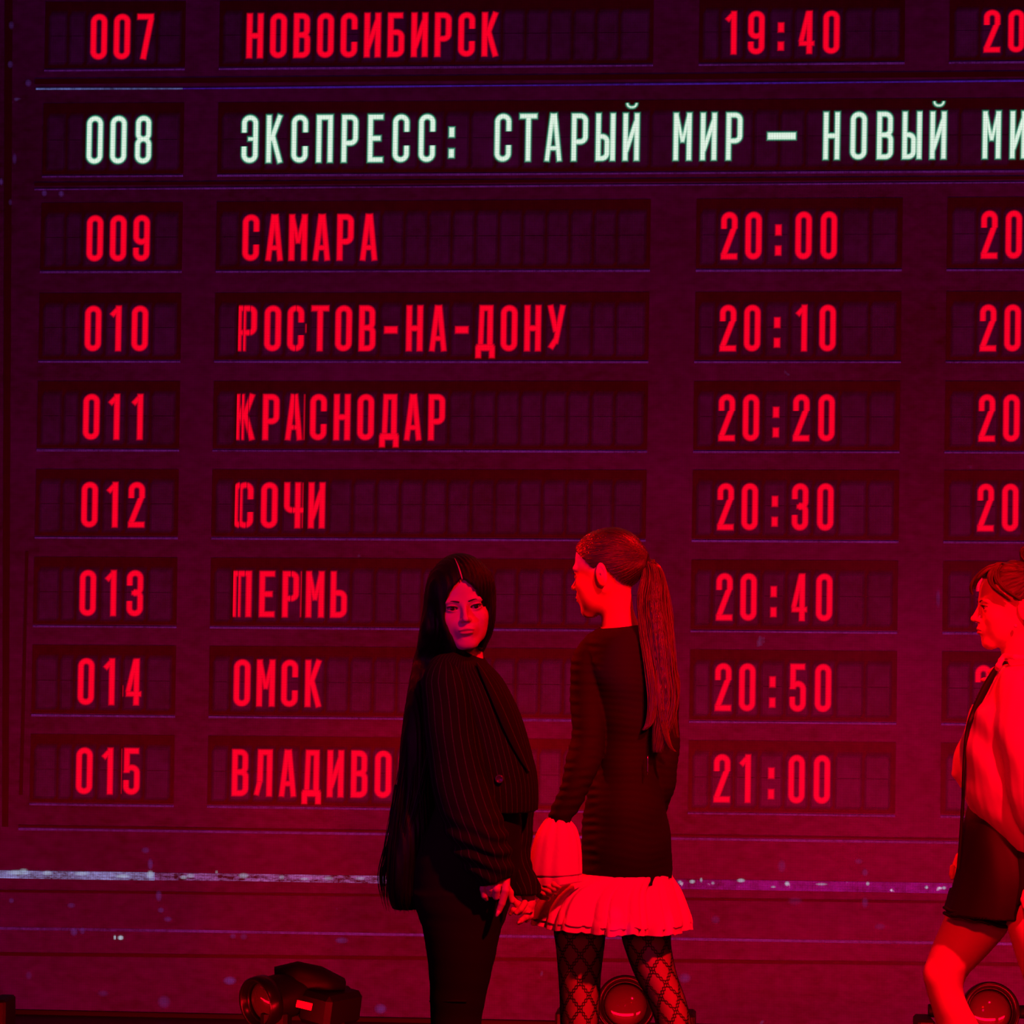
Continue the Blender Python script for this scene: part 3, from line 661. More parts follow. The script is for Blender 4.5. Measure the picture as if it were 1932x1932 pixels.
def tights_mat():
    """sheer hosiery: nearly clear face-on, denser towards the edges, with a raised chain lattice of dark thread"""
    m, nt, out = nmat('lattice_tights'); at_=N(nt,'ShaderNodeAttribute',attribute_name='tv'); sp=N(nt,'ShaderNodeSeparateXYZ'); L(nt,at_.outputs['Vector'],sp.inputs[0]); u,v=sp.outputs[0],sp.outputs[1]
    cell=.060
    def band(s):   # distance in cells from the lattice diagonals, with small links along them
        f=mth(nt,'ABSOLUTE',mth(nt,'SUBTRACT',mth(nt,'FRACT',s),.5)); return mth(nt,'SUBTRACT',.5,f)
    a=mth(nt,'DIVIDE',mth(nt,'ADD',mth(nt,'MULTIPLY',u,1.25),mth(nt,'MULTIPLY',v,.85)),cell); b_=mth(nt,'DIVIDE',mth(nt,'SUBTRACT',mth(nt,'MULTIPLY',u,1.25),mth(nt,'MULTIPLY',v,.85)),cell)
    def chainl(s,t):
        w_=mth(nt,'MULTIPLY',mth(nt,'ABSOLUTE',mth(nt,'SINE',mth(nt,'MULTIPLY',t,math.pi*4))),.085)
        dd=mth(nt,'ABSOLUTE',mth(nt,'SUBTRACT',band(s),w_)); return mth(nt,'LESS_THAN',dd,.034)
    pat=mth(nt,'MAXIMUM',chainl(a,b_),chainl(b_,a)); lw=N(nt,'ShaderNodeLayerWeight'); lw.inputs[0].default_value=.5
    den=mth(nt,'MULTIPLY_ADD',mth(nt,'POWER',lw.outputs['Facing'],1.6),.95,.16); al=mth(nt,'MINIMUM',mth(nt,'ADD',mth(nt,'MULTIPLY',pat,.62),den),1)
    df=N(nt,'ShaderNodeBsdfPrincipled'); df.inputs['Base Color'].default_value=(.010,.008,.008,1); df.inputs['Roughness'].default_value=.7; df.inputs['Specular IOR Level'].default_value=.15
    tr=N(nt,'ShaderNodeBsdfTransparent'); mx=N(nt,'ShaderNodeMixShader'); L(nt,al,mx.inputs[0]); L(nt,tr.outputs[0],mx.inputs[1]); L(nt,df.outputs[0],mx.inputs[2]); L(nt,mx.outputs[0],out.inputs[0]); return m
SK1=skin_mat('fair_skin',(.72,.47,.38)); SK2=skin_mat('warm_skin',(.80,.50,.36)); SK3=skin_mat('light_skin',(.82,.52,.40))
M_eye=pbr('eye_white',(.42,.36,.36),.3,spec=.4); M_iris=pbr('dark_iris',(.02,.012,.01),.2,spec=.5); M_brow=pbr('brow_hair',(.05,.028,.022),.8,spec=.1)
M_hair1=hair_mat('black_hair',(.003,.002,.002),(.009,.006,.006),spec=.22,rough=.42); M_hair2=hair_mat('brown_hair',(.008,.004,.003),(.075,.034,.02),spec=.8,rough=.25,bump=.7); M_hair3=hair_mat('auburn_hair',(.016,.008,.005),(.15,.065,.04),spec=.6,rough=.32,bump=.9)
M_strand2=pbr('ponytail_strand',(.17,.07,.045),.3,spec=.5,noise=.55,nscale=40); M_strand1=pbr('black_strand',(.006,.004,.004),.45,spec=.2); M_strand3=pbr('auburn_strand',(.14,.06,.035),.4,spec=.4,noise=.6,nscale=60)
M_jacket=stripe_mat('pinstripe_wool',(.0095,.007,.008),(.055,.034,.06)); M_trouser=pbr('black_trouser_cloth',(.0105,.009,.009),.85,spec=.12,bump=.15,nscale=90)
M_dress=pbr('black_ruched_jersey',(.0115,.010,.010),.8,spec=.15,bump=.2,nscale=120); M_short=pbr('black_satin',(.013,.011,.012),.55,spec=.25,bump=.1,nscale=60)
M_white=M_white; M_cotton=pbr('white_cotton',(.82,.80,.80),.75,spec=.2,bump=.25,nscale=70); M_satin=pbr('white_satin',(.74,.70,.70),.42,spec=.4,bump=.15,nscale=30)
M_shoe=pbr('black_shoe_leather',(.012,.011,.011),.35,spec=.4); M_ribbon=pbr('black_ribbon',(.008,.007,.007),.5,spec=.25); M_silver=pbr('silver_metal',(.8,.78,.8),.2,metal=1); M_nail=pbr('pale_nail',(.85,.6,.62),.25,spec=.5,coat=.5); M_tights=tights_mat()
M_button=pbr('horn_button',(.055,.04,.06),.3,spec=.5); M_elastic=pbr('black_hair_tie',(.006,.005,.005),.8)
def lip_attr(V, C, R, sc):
    q=w2h(V,C,R,sc); x,y,z=q.T
    w_=.0215; up=np.clip((z+.0627)/.0085,-1,1); 
    e=np.where(z>-.0627, (x/w_)**2+((z+.0627)/.0075)**2, (x/(w_*.9))**2+((z+.0627)/.0098)**2)
    return np.where((y<-.082), np.clip((1.05-e)*6,0,1), 0)
def surf(rows, px, py, Y, out=.003):
    """point on a loft's camera side under a pixel of the trace"""
    r=np.array(sorted(rows)); xl,xr,yc,hd=[np.interp(py,r[:,0],r[:,j]) for j in (1,2,3,4)]
    t=np.clip((px-(xl+xr)/2)/((xr-xl)/2),-.999,.999); return at(px,py,Y+yc-hd*math.sqrt(1-t*t)-out)
def hcoords(V, k=(260,260,7)): return V*np.array(k)
def build_solid(s, h, name, mat, par, attrs=None, lo=None, hi=None, **k):
    V,F=s.mesh(h,lo,hi); a=attrs(V) if attrs else None
    return mkobj(name,V,F,mat,par,attrs=a,**k)
def person(px, Y, label):
    b=at(px,1900,Y); return empty('person',(b[0],Y,0),label=label,cat='person')
def shoe(par, px, Y, dy, ang, S):
    c=at(px,1159+1.5*S,Y+dy); dx,dyy=math.cos(ang),math.sin(ang); s=Solid(Y)
    P=lambda f,z:(c[0]+dx*f,Y+dy+dyy*f,z)
    s.cone(P(-.02,.10),P(-.03,.045),.042,.040,.02,px=False); s.cone(P(-.035,.04),P(.07,.036),.036,.036,.03,px=False); s.cone(P(.07,.034),P(.15,.028),.037,.026,.02,px=False)
    s.clips=[((0,0,.003),(0,0,-1))]
    return build_solid(s,.006,'shoe',M_shoe,par)

# ================================================================== 1: woman in the pinstripe jacket
Y1=-3.05; P1=person(865,Y1,'person with very long black hair in a pinstripe jacket looking back over her shoulder'); S1=FPX/(Y1-CAM[1])
C1=at(872,1141,Y1-.02); R1=hrot(9,4,-6); H1=.955
TOR1=[(1218,862,890,0,.04),(1232,846,903,0,.09),(1250,824,920,0,.13),(1280,803,948,.02,.165),(1330,800,975,.02,.175),(1370,803,990,.02,.17),(1420,808,1004,.02,.165),(1460,812,1014,.02,.16),(1500,815,1017,.02,.16),(1528,820,1016,.02,.155)]
s=Solid(Y1); s.head(head_sdf,C1,R1,H1); s.cone((880,1185,.03),(884,1250,.03),25,29,.02)
a=s.mesh(.0017)
s=Solid(Y1); s.loft([(p,xl+14,xr-14,yc,hd-.03) for p,xl,xr,yc,hd in TOR1[2:]],.02); s.loft([(1520,850,960,.02,.09),(1600,800,960,0,.12),(1680,795,955,0,.12),(1720,800,945,0,.10)],.02)
for dy in (-.07,.07): s.loft([(1700,805,940,dy,.07),(1800,818,922,dy,.065),(1932,825,897,dy,.055),(2060,830,892,dy,.05),(2180,845,882,dy,.035),(2250,848,878,dy,.03)],.03)
s.chain([(842,1280,-.12,28),(868,1460,-.13,30),(900,1560,-.16,26),(932,1655,-.17,20)]); s.chain([(930,1340,.13,18),(965,1480,.15,22),(978,1600,.13,18),(996,1690,.07,14)])
b=s.mesh(.009)
# near hand: knuckles hang from the cuff, index finger pointing down
s=Solid(Y1); s.ell((936,1652,-.17),(25,14,17),k=.006); s.cone((934,1645,-.17),(936,1662,-.17),20,19,.006)
s.chain([(915,1660,-.178,6.8),(912,1677,-.187,6.6),(914,1690,-.184,5.8),(918,1696,-.176,4.2)],.002)
s.chain([(926,1660,-.182,6.6),(925,1677,-.192,6.3),(926,1687,-.182,5.6)],.002)
s.chain([(940,1658,-.184,7.6),(937,1678,-.195,7.2),(936,1692,-.186,6.2)],.002)
s.chain([(955,1656,-.18,7.8),(954,1680,-.190,7.3),(947,1704,-.187,6.4),(941,1719,-.184,5.4)],.002)
s.chain([(948,1660,-.15,8),(962,1684,-.14,6.5),(966,1700,-.14,5.2)],.004)
c=s.mesh(.0015)
# far hand: bent wrist, fingers curling to the left
s=Solid(Y1); s.cone((1000,1680,.07),(999,1704,.06),11,11.5,.006); s.ell((994,1710,.055),(13,10,10),k=.006)
s.chain([(988,1712,.05,7.5),(977,1706,.04,7),(967,1695,.04,6.2),(962,1689,.04,5.5)],.003); s.chain([(990,1716,.045,7),(978,1720,.03,6.5),(968,1717,.028,5),(963,1724,.03,3.6)],.003)
s.chain([(997,1718,.05,6.8),(993,1730,.045,6.2),(983,1737,.04,5.0),(979,1741,.04,4.0)],.003); s.chain([(1002,1714,.06,6.5),(1001,1728,.055,5.8),(993,1736,.055,5)],.003); s.chain([(990,1704,.03,6.5),(982,1716,.015,5.6),(974,1722,.012,4.6)],.003)
d=s.mesh(.0015)
V,F=join(a,b,c,d); mkobj('body',V,F,SK1,P1,attrs={'lip':lip_attr(V,C1,R1,H1)*.5})
face_parts(P1,C1,R1,H1,M_eye,M_iris,M_brow)
def nail(par, p0, p1, w, mat):
    m=MB(); p0=np.array(p0);p1=np.array(p1); m.tube([p0,p0*.6+p1*.4,p0*.2+p1*.8,p1],[w*.8,w,w*.8,w*.35],n=8); return m.build('fingernail',mat,par)
nail(P1,at(941.5,1718,Y1-.189),at(936,1730,Y1-.188),.0052,M_nail); nail(P1,at(981,1738,Y1+.033),at(976,1743,Y1+.032),.0036,M_nail)
m=MB(); q=lin(0,6.283,17); cc=at(996.5,1722,Y1+.047); m.tube([cc+np.array([.0098*math.cos(t),.0098*math.sin(t),.001*math.cos(t)]) for t in q],.0024,n=6,cap=False); m.build('finger_ring',M_silver,P1)
# trousers
s=Solid(Y1); HIP1=[(1500,830,985,.02,.13),(1545,806,984,.01,.14),(1590,784,984,0,.15),(1625,775,980,0,.152),(1660,773,974,0,.15),(1700,781,964,0,.145),(1725,791,955,0,.13)]
s.loft(HIP1,.02)
for dy in (-.07,.07):
    s.loft([(1690,783,962,dy,.075),(1725,793,952,dy,.08),(1760,799,943,dy,.08),(1800,806,935,dy,.078),(1850,811,924,dy,.072),(1900,812,913,dy,.066),(1932,813,908,dy,.063),(2000,817,906,dy,.062),(2080,822,902,dy,.06),(2180,832,892,dy,.052),(2250,838,886,dy,.048)],.03)
s.disp=lambda P: .0016*wob(P,(14,14,38),3)
build_solid(s,.005,'trousers',M_trouser,P1)
for dy in (-.07,.07): shoe(P1,862,Y1,dy,0.0,S1)
m=MB(); m.tube([at(x,1889,Y1-.07-.068*math.sqrt(max(0,1-((x-862)/51)**2))) for x in lin(812,880,9)],.0035,n=5); m.build('knee_seam',M_trouser,P1)
# jacket body with standing collar and lapel
s=Solid(Y1); s.loft(TOR1,.012); s.cone((884,1236,.02),(890,1218,.02),36,30,.01); s.cone((838,1268,-.10),(850,1300,-.10),34,30,.03)
s.clips=[(at(900,1534,Y1),(0.0,0,-1)),(at(880,1229,Y1),(.45,-.15,.88))]
s.disp=lambda P: .0022*wob(P,(20,20,22),5)
def st_t(V):
    c=np.array(sorted([(at(0,r[0],Y1)[2],at((r[1]+r[2])/2,r[0],Y1)[0],(r[2]-r[1])/2/S1,r[3],r[4]) for r in TOR1])); cx,a_,yc,hd=[np.interp(V[:,2],c[:,0],c[:,j]) for j in (1,2,3,4)]
    return {'st': np.arctan2((V[:,1]-Y1-yc)/hd,(V[:,0]-cx)/a_)*.15+3}
build_solid(s,.0045,'jacket_body',M_jacket,P1,attrs=st_t)
lap=[(900,1250,2),(915,1272,7),(933,1305,10),(952,1345,12),(971,1390,11),(988,1430,7),(998,1455,2)]
V=[];stt=[]
for (x,y,w_) in crom(lap,4):
    for k in range(7):
        t=-1+k/3; xx=x+t*w_*.8+(-.25*w_ if t<0 else 0); V.append(surf(TOR1,xx,y-t*w_*.35,Y1,.0015+.005*(1-abs(t)**3))); stt.append(t*w_*.0012+3.003)
n=len(V)//7; F=[(7*j+i,7*j+i+1,7*j+i+8,7*j+i+7) for j in range(n-1) for i in range(6)]; V2=np.array(V)+np.array([0,.003,0])
V=np.vstack([V,V2]); F+= [tuple(k+7*n for k in f[::-1]) for f in F]; mkobj('lapel',V,F,M_jacket,P1,attrs={'st':np.array(stt*2)})
m=MB(); c0=surf(TOR1,942,1470,Y1,.004); m.lathe([(1e-5,-.0005),(.006,-.0005),(.0075,-.002),(.0095,-.002),(.0108,0),(.0108,.004)],c0,R=[[1,0,0],[0,0,1],[0,1,0]],n=20); m.build('jacket_button',M_button,P1)
def sleeve(par, Y, pts, mat, name, h=.004, wr=None, stv=True, k=.012, clip=None):
    s=Solid(Y); s.chain([tuple(p) for p in crom(pts,3)],k)
    if clip: s.clips=clip
    if wr: s.disp=wr
    T=crom(pts,6); W=np.array([[*at(p[0],p[1],Y+p[2]),p[3]/s.S] for p in T]); o=np.argsort(W[:,2]); W=W[o]
    def st(V):
        cx=np.interp(V[:,2],W[:,2],W[:,0]); r=np.interp(V[:,2],W[:,2],W[:,3]); cy=np.interp(V[:,2],W[:,2],W[:,1]); return {'st':np.arctan2(V[:,0]-cx,-(V[:,1]-cy))*.052+1}
    return build_solid(s,h,name,mat,par,attrs=st if stv else None)
zz=lambda py: at(900,py,Y1)[2]
sleeve(P1,Y1,[(840,1284,-.11,42),(846,1330,-.125,45),(852,1390,-.135,46),(864,1460,-.14,49),(880,1520,-.15,51),(898,1568,-.16,51),(913,1605,-.17,47),(927,1634,-.175,36),(934,1652,-.175,29)],M_jacket,'sleeve',h=.0036,
  wr=lambda P: .0018*wob(P,(25,25,30),8)+.0055*np.clip(1-np.abs(P[:,2]-zz(1590))/.11,0,1)*np.sin((P[:,2]+.35*(P[:,0]))*150+2*wob(P,(20,20,8),4)), clip=[(at(934,1664,Y1-.17),(.33,0,-1))])
sleeve(P1,Y1,[(938,1320,.13,26),(955,1400,.15,32),(970,1480,.16,34),(974,1560,.15,31),(972,1610,.13,26),(980,1650,.10,24),(989,1672,.07,26),(992,1686,.06,27)],M_jacket,'sleeve',h=.0036,wr=lambda P:.002*wob(P,(25,25,60),9),clip=[(at(990,1694,Y1),(.10,.1,-1))])
# hair: cap with a centre parting, long straight fall down the back, short fall beside the far cheek
s=Solid(Y1)
def cap1(x,y,z):
    d=_e(x,y,z,(0,.012,.032),(.089,.104,.103)); d=smin(d,_e(x,y,z,(0,-.03,.045),(.073,.066,.066)),.03)
    d=smax(d,-(z+.02)*.9-.03*0,.02)
    wz=np.interp(z.ravel(),[-.2,-.10,-.06,-.03,0,.02,.040,.055,.066,.078,.2],[.042,.040,.043,.0445,.0440,.041,.034,.023,.011,-.002,-.05]).reshape(z.shape) if z.ndim==3 else 0
    op=np.maximum(np.abs(x)-wz,(y+.035)); d=smax(d,-op,.010)
    sl=np.maximum(np.abs(x+.25*(z-.075)*0)-.0022,-(z-.055)); sl=np.maximum(sl,y+.0); d=smax(d,-sl-.0035,.004); return d
s.head(cap1,C1,R1,H1,k=.02)
s.loft([(1085,815,846,.02,.05),(1120,804,847,.015,.065),(1160,797,845,.01,.070),(1190,792,852,.01,.072),(1215,788,866,.03,.07),(1240,782,868,.06,.07),(1270,776,840,.06,.075),(1300,771,815,.05,.08),(1350,763,818,.03,.09),(1400,757,822,.02,.09),(1450,753,826,.02,.09),(1500,748,828,.02,.09),(1550,741,826,.0,.09),(1600,734,812,.0,.10),(1650,731,800,0,.10),(1690,734,800,0,.09),(1712,741,796,0,.07)],.02)
s.loft([(1080,905,926,.0,.04),(1110,914,932,.0,.055),(1140,917,934,.0,.06),(1170,919,933,.005,.06),(1195,913,928,.015,.055),(1215,905,919,.03,.045),(1232,898,911,.05,.03)],.012)
s.loft([(1100,830,850,-.065,.03),(1125,826,847,-.07,.035),(1155,826,845,-.07,.035),(1180,830,849,-.068,.035),(1202,836,861,-.06,.035),(1222,840,874,-.045,.04),(1245,835,880,-.02,.04)],.008); s.loft([(1100,914,928,-.035,.03),(1140,921,933,-.035,.035),(1175,920,931,-.03,.035),(1200,911,924,-.02,.035),(1222,903,913,0,.03)],.010)
s.disp=lambda P: .0011*np.sin(P[:,0]*420+P[:,1]*300+3*wob(P,(10,10,3),2))
HR1=build_solid(s,.0028,'hair',M_hair1,P1,attrs=lambda V:{'hc':hcoords(V,(420,420,6))})
m=MB(); G=[]
for gx0,gx1 in ((742,735),(760,752),(785,768),(750,742),(775,790)):
    G.append([(*at(gx0+38,1330,Y1-.0),.008,.04),(*at(gx0+20,1450,Y1-.03),.014,.05),(*at(gx1+8,1580,Y1-.05),.022,.05),(*at(gx1+2,1680,Y1-.05),.022,.05),(*at(gx1+8,1722,Y1-.05),.02,.04)])
G.append([(*at(752,1480,Y1),.01,.03),(*at(740,1580,Y1),.016,.03),(*at(722,1650,Y1),.012,.03),(*at(728,1700,Y1),.012,.03)])
strands(m,G,170,1,.0011,5); m.build('loose_strands',M_strand1,HR1,kind='stuff')
m=MB(); P=[]
for t in lin(0,1,9):
    a_=math.radians(2+40*t); P.append((.002-.010*t,-.093*math.cos(a_)*1.0+.012-.004,.052+.068*math.sin(a_)+.004))
P=[(0.0,-.0885,.067),(-.001,-.086,.078),(-.003,-.080,.090),(-.005,-.072,.1005),(-.008,-.060,.110),(-.011,-.045,.118)]
P=[]
for t in lin(0,1,16):
    a_=math.radians(24+46*t); rs=np.linspace(.05,.16,400); x_=.001-.012*t; yy=-rs*math.cos(a_); zz_=.03+rs*math.sin(a_); dd=np.array([float(_e(x_,yy[i],zz_[i],(0,.012,.032),(.089,.104,.103))) for i in range(400)]); d2=np.array([float(_e(x_,yy[i],zz_[i],(0,-.03,.045),(.073,.066,.066))) for i in range(400)])
    d_=smin(dd,d2,.03); i=int(np.argmin(np.abs(d_))); P.append((x_,yy[i],zz_[i]))
m.tube(h2w(P,C1,R1,H1),[.0010,.0018,.0019,.0019,.0018,.0018,.0017,.0016,.0015,.0014,.0013,.0012,.0011,.001,.0008,.0004],n=6); m.build('scalp_parting',SK1,P1)

# ================================================================== 2: woman in the black mini dress
Y2=-2.60; P2=person(1165,Y2,'brown ponytailed person seen from behind in a black mini dress with white ruffled hem'); S2=FPX/(Y2-CAM[1])
C2=at(1151,1079,Y2); R2=hrot(-115,6,0); H2=1.03
s=Solid(Y2); s.head(head_sdf,C2,R2,H2); s.cone((1160,1112,0),(1171,1195,.0),29,31,.02); s.cone((1171,1195,0),(1175,1215,0),33,50,.03)
a=s.mesh(.0017)
DR2=[(1180,1140,1206,0,.045),(1190,1118,1222,0,.075),(1205,1103,1234,0,.10),(1230,1098,1244,0,.115),(1262,1100,1248,0,.125),(1300,1108,1250,0,.125),(1350,1118,1250,0,.115),(1400,1125,1246,0,.108),(1440,1122,1244,0,.11),(1490,1110,1250,0,.12),(1540,1101,1258,0,.135),(1590,1097,1266,0,.142),(1630,1096,1268,0,.14),(1662,1097,1266,0,.135)]
s=Solid(Y2); s.loft([(p,xl+8,xr-8,yc,hd-.02) for p,xl,xr,yc,hd in DR2[3:]]+[(1700,1100,1262,0,.11)],.02); b=s.mesh(.009)
LG=[[(1690,1048,1150,0,.07),(1730,1046,1146,0,.07),(1760,1046,1142,0,.069),(1788,1050,1139,0,.066),(1837,1054,1133,0,.062),(1886,1057,1131,0,.06),(1932,1058,1129,0,.056),(1985,1062,1125,.01,.055),(2040,1063,1121,.01,.052),(2110,1073,1110,.01,.035),(2170,1079,1104,.01,.028),(2195,1080,1104,.01,.028)],
    [(1690,1165,1268,0,.07),(1730,1168,1266,0,.07),(1765,1173,1265,0,.069),(1788,1179,1266,0,.066),(1837,1197,1276,0,.062),(1886,1222,1293,0,.058),(1932,1238,1304,0,.055),(1985,1246,1306,.01,.054),(2040,1252,1304,.01,.05),(2110,1263,1299,.01,.035),(2170,1270,1295,.01,.028),(2195,1271,1295,.01,.028)]]
s=Solid(Y2)
for l in LG: s.loft(l,.004)
c=s.mesh(.0035)
# hand half hidden in the bell cuff
s=Solid(Y2); dh=-.15; s.cone((1050,1645,dh),(1036,1668,dh),17,17,.006); s.ell((1030,1671,dh),(19,13,14),k=.006)
s.chain([(1014,1664,dh-.01,7),(1014,1676,dh-.03,6.6),(1026,1684,dh-.035,6.2),(1040,1687,dh-.03,5.2)],.002); s.chain([(1020,1662,dh-.015,7),(1023,1673,dh-.038,6.6),(1036,1680,dh-.042,6.0),(1047,1683,dh-.036,5)],.002)
s.chain([(1028,1662,dh-.02,6.8),(1033,1669,dh-.044,6.4),(1045,1676,dh-.046,5.8),(1051,1678,dh-.04,4.8)],.002); s.chain([(1012,1668,dh,6.4),(1010,1682,dh-.018,6),(1022,1692,dh-.022,5.4),(1034,1695,dh-.02,4.6)],.002); s.chain([(1040,1662,dh-.03,6.5),(1046,1668,dh-.05,5.8),(1055,1672,dh-.052,5)],.003)
d=s.mesh(.0016)
V,F=join(a,b,c,d); mkobj('body',V,F,SK2,P2,attrs={'lip':lip_attr(V,C2,R2,H2)*.5})
face_parts(P2,C2,R2,H2,M_eye,M_iris,M_brow)
# tights
V,F=c; keep=V[:,2]>.0; V,F=shell(V,F,keep,.0016)
tv=np.zeros((len(V),3)); xm=at(1155,1850,Y2)[0]
for i,l in enumerate(LG):
    m_=(V[:,0]<xm) if i==0 else (V[:,0]>=xm); r=np.array([(at(0,q[0],Y2)[2],at((q[1]+q[2])/2,q[0],Y2)[0],(q[2]-q[1])/2/S2) for q in l]); r=r[np.argsort(r[:,0])]
    cx=np.interp(V[m_,2],r[:,0],r[:,1]); tv[m_,0]=np.arctan2(V[m_,0]-cx,-(V[m_,1]-Y2))*.058+.5+i*.02; tv[m_,1]=V[m_,2]
mkobj('tights',V,F,M_tights,P2,attrs={'tv':tv})
shoe(P2,1092,Y2,.01,2.6,S2); shoe(P2,1283,Y2,.01,2.2,S2)
# dress with both sleeves, ruched jersey
s=Solid(Y2); s.loft(DR2,.014)
s.chain([tuple(p) for p in crom([(1118,1216,-.02,21),(1108,1250,-.04,27),(1107,1300,-.055,30.5),(1110,1350,-.07,30),(1109,1400,-.09,29.5),(1096,1450,-.115,28),(1078,1500,-.14,23),(1062,1530,-.148,18.5),(1052,1552,-.15,16)],3)],.010)
s.chain([tuple(p) for p in crom([(1226,1218,.0,20),(1240,1255,.01,27),(1247,1310,.02,30),(1250,1380,.02,29),(1249,1440,.0,28),(1243,1490,.02,26),(1228,1530,.09,22),(1195,1550,.17,17)],3)],.010)
s.clips=[(at(1180,1179,Y2),(-.10,-.12,1)),(at(1180,1661,Y2),(0,0,-1))]
s.disp=lambda P: (.0006*np.sin(P[:,2]*(2*math.pi/.019)+6.5*wob(P,(7,7,5),21)+P[:,0]*22)*(0.45+.55*np.clip(wob(P,(11,11,9),22)+.4,0,1))+.0034*wob(P,(9,9,42),23)+.0026*np.clip((at(1138,1400,Y2)[0]-P[:,0])/.02,0,1)*np.sin(P[:,2]*(2*math.pi/.026)+4.5*wob(P,(9,9,10),25))*(.5+.5*wob(P,(8,8,8),26)))
build_solid(s,.0034,'dress',M_dress,P2)
m=MB(); m.tube([at(1222,y,Y2-.128+.0*y) for y in lin(1425,1462,7)],[.0015,.002,.0012,.002,.0014,.0022,.0012],n=6); m.build('zip_pull',M_silver,P2)
def ringmesh(rows, Y, nth, fl, thick=.003, tilt=0):
    """rows: (py,xl,xr,yc,hd,flute amplitude, tilt px); outside down, then inside up"""
    T=crom(rows,4); V=[]; n=nth
    for side in (0,1):
        TT=T if side==0 else T[::-1]
        for (py,xl,xr,yc,hd,am,tl) in TT:
            S=FPX/(Y-CAM[1]); A=at((xl+xr)/2,py,Y+yc); ax_=(xr-xl)/2/S
            for i in range(n):
                th=2*math.pi*i/n; w_=fl(th)*am*.85-side*thick; V.append((A[0]+(ax_+w_)*math.cos(th),A[1]+(hd+w_)*math.sin(th),A[2]-tl/S*math.cos(th)-am*.18*fl(th+.3)))
    R_=len(V)//n; F=[(j*n+i,j*n+(i+1)%n,(j+1)*n+(i+1)%n,(j+1)*n+i)[::-1] for j in range(R_-1) for i in range(n)]
    return V,F
_r=np.random.default_rng(12); _cr=[(2*math.pi*(i+.7*_r.uniform())/26, _r.uniform(.35,1.3), _r.uniform(.022,.05)) for i in range(26)]
def fl(t):
    v=.75*math.sin(9*t+.8*math.sin(2*t)+1.0)+.40*math.sin(14*t+1.5*math.sin(t)+.3)
    for a_,h_,w_ in _cr:
        d=(t-a_+math.pi)%(2*math.pi)-math.pi; v-=1.3*h_*math.exp(-(d/w_)**2)
    return v
ga=lambda t: .7*math.sin(31*t+2*math.sin(3*t))+.5*math.sin(47*t+1)
def fl2(t): return fl(t)
V,F=ringmesh([(1644,1097,1266,0,.137,.000,0),(1653,1088,1268,0,.143,.002,0),(1662,1064,1272,0,.150,.005,0),(1676,1038,1278,0,.160,.010,0),(1692,1020,1284,0,.171,.012,0),(1712,1008,1291,0,.185,.014,2),(1728,1003,1296,0,.195,.016,4),(1737,1001,1297,0,.199,.017,5)],Y2,288,fl)
mkobj('hem_ruffle',V,F,M_cotton,P2)
V,F=ringmesh([(1690,1034,1276,0,.160,.010,0),(1712,1018,1287,0,.180,.013,2),(1730,1005,1295,0,.195,.016,4),(1744,1002,1296,0,.198,.017,5),(1749,1001,1297,0,.199,.017,5)],Y2,288,lambda t: fl(t+.03))
mkobj('under_ruffle',V,F,M_cotton,P2)
cf=lambda t: .8*math.sin(5*t+1.2)+.35*math.sin(9*t)+.3*math.sin(13*t+1)
V,F=ringmesh([(1540,1040,1062,-.15,.018,.001,0),(1546,1031,1071,-.15,.026,.004,0),(1560,1020,1083,-.15,.040,.004,0),(1580,1010,1090,-.15,.050,.0035,0),(1605,1003,1094,-.15,.056,.003,0),(1635,998,1095,-.15,.060,.003,0),(1650,998,1095,-.15,.060,.003,-2)],Y2,160,cf)
mkobj('bell_cuff',V,F,M_cotton,P2)
V,F=ringmesh([(1640,1000,1093,-.15,.057,.002,0),(1655,1000,1094,-.15,.058,.004,-3),(1668,1001,1094,-.15,.056,.005,-5)],Y2,160,cf)
mkobj('cuff_frill',V,F,M_cotton,P2)
# hair cap, tie and ponytail
def line2(y): return np.interp(y.ravel(),[-.12,-.085,-.06,-.035,-.012,.008,.022,.035,.050,.068,.11],[.070,.068,.054,.032,.008,.013,.006,-.012,-.038,-.052,-.052]).reshape(y.shape)
def cap2(x,y,z):
    d=skull(x,y,z,.0055); d=smin(d,_e(x,y,z,(0,.085,.022),(.026,.024,.026)),.03); return smax(d,line2(y+0*x)-z if y.ndim<3 else line2(y)-z,.005)
s=Solid(Y2); s.head(cap2,C2,R2,H2); s.disp=lambda P: .0007*np.sin(np.arctan2(*(w2h(P,C2,R2,H2)-np.array([0,.09,.03])).T[[2,0]])*46+3*wob(P,(30,30,30),3))
def hc2(V):
    q=w2h(V,C2,R2,H2)-np.array([0,.10,.03]); return {'hc':np.stack([np.arctan2(q[:,2],q[:,0])*26,np.linalg.norm(q,axis=1)*22,q[:,0]*0],1)}
HR2=build_solid(s,.0022,'hair',M_hair2,P2,attrs=hc2)
m=MB(); tc=at(1217,1059,Y2-.035); 
for k in range(3): m.tube([tc+np.array([.003*k-.003+.004*math.cos(t),.017*math.sin(t),.018*math.cos(t)]) for t in lin(0,6.283,17)],.0040,n=6,cap=False)
m.build('hair_tie',M_elastic,P2)
def G_(Y,*pts): return [(*at(p[0],p[1],Y+p[2]),p[3]/S2,p[4]) for p in pts]
g1=G_(Y2,(1214,1060,-.03,4,.008),(1230,1063,-.045,9,.014),(1238,1090,-.06,15,.02),(1237,1140,-.08,21,.022),(1244,1200,-.10,23,.024),(1250,1260,-.11,22,.024),(1257,1320,-.115,20,.022),(1250,1370,-.12,16,.018),(1240,1420,-.12,8,.012))
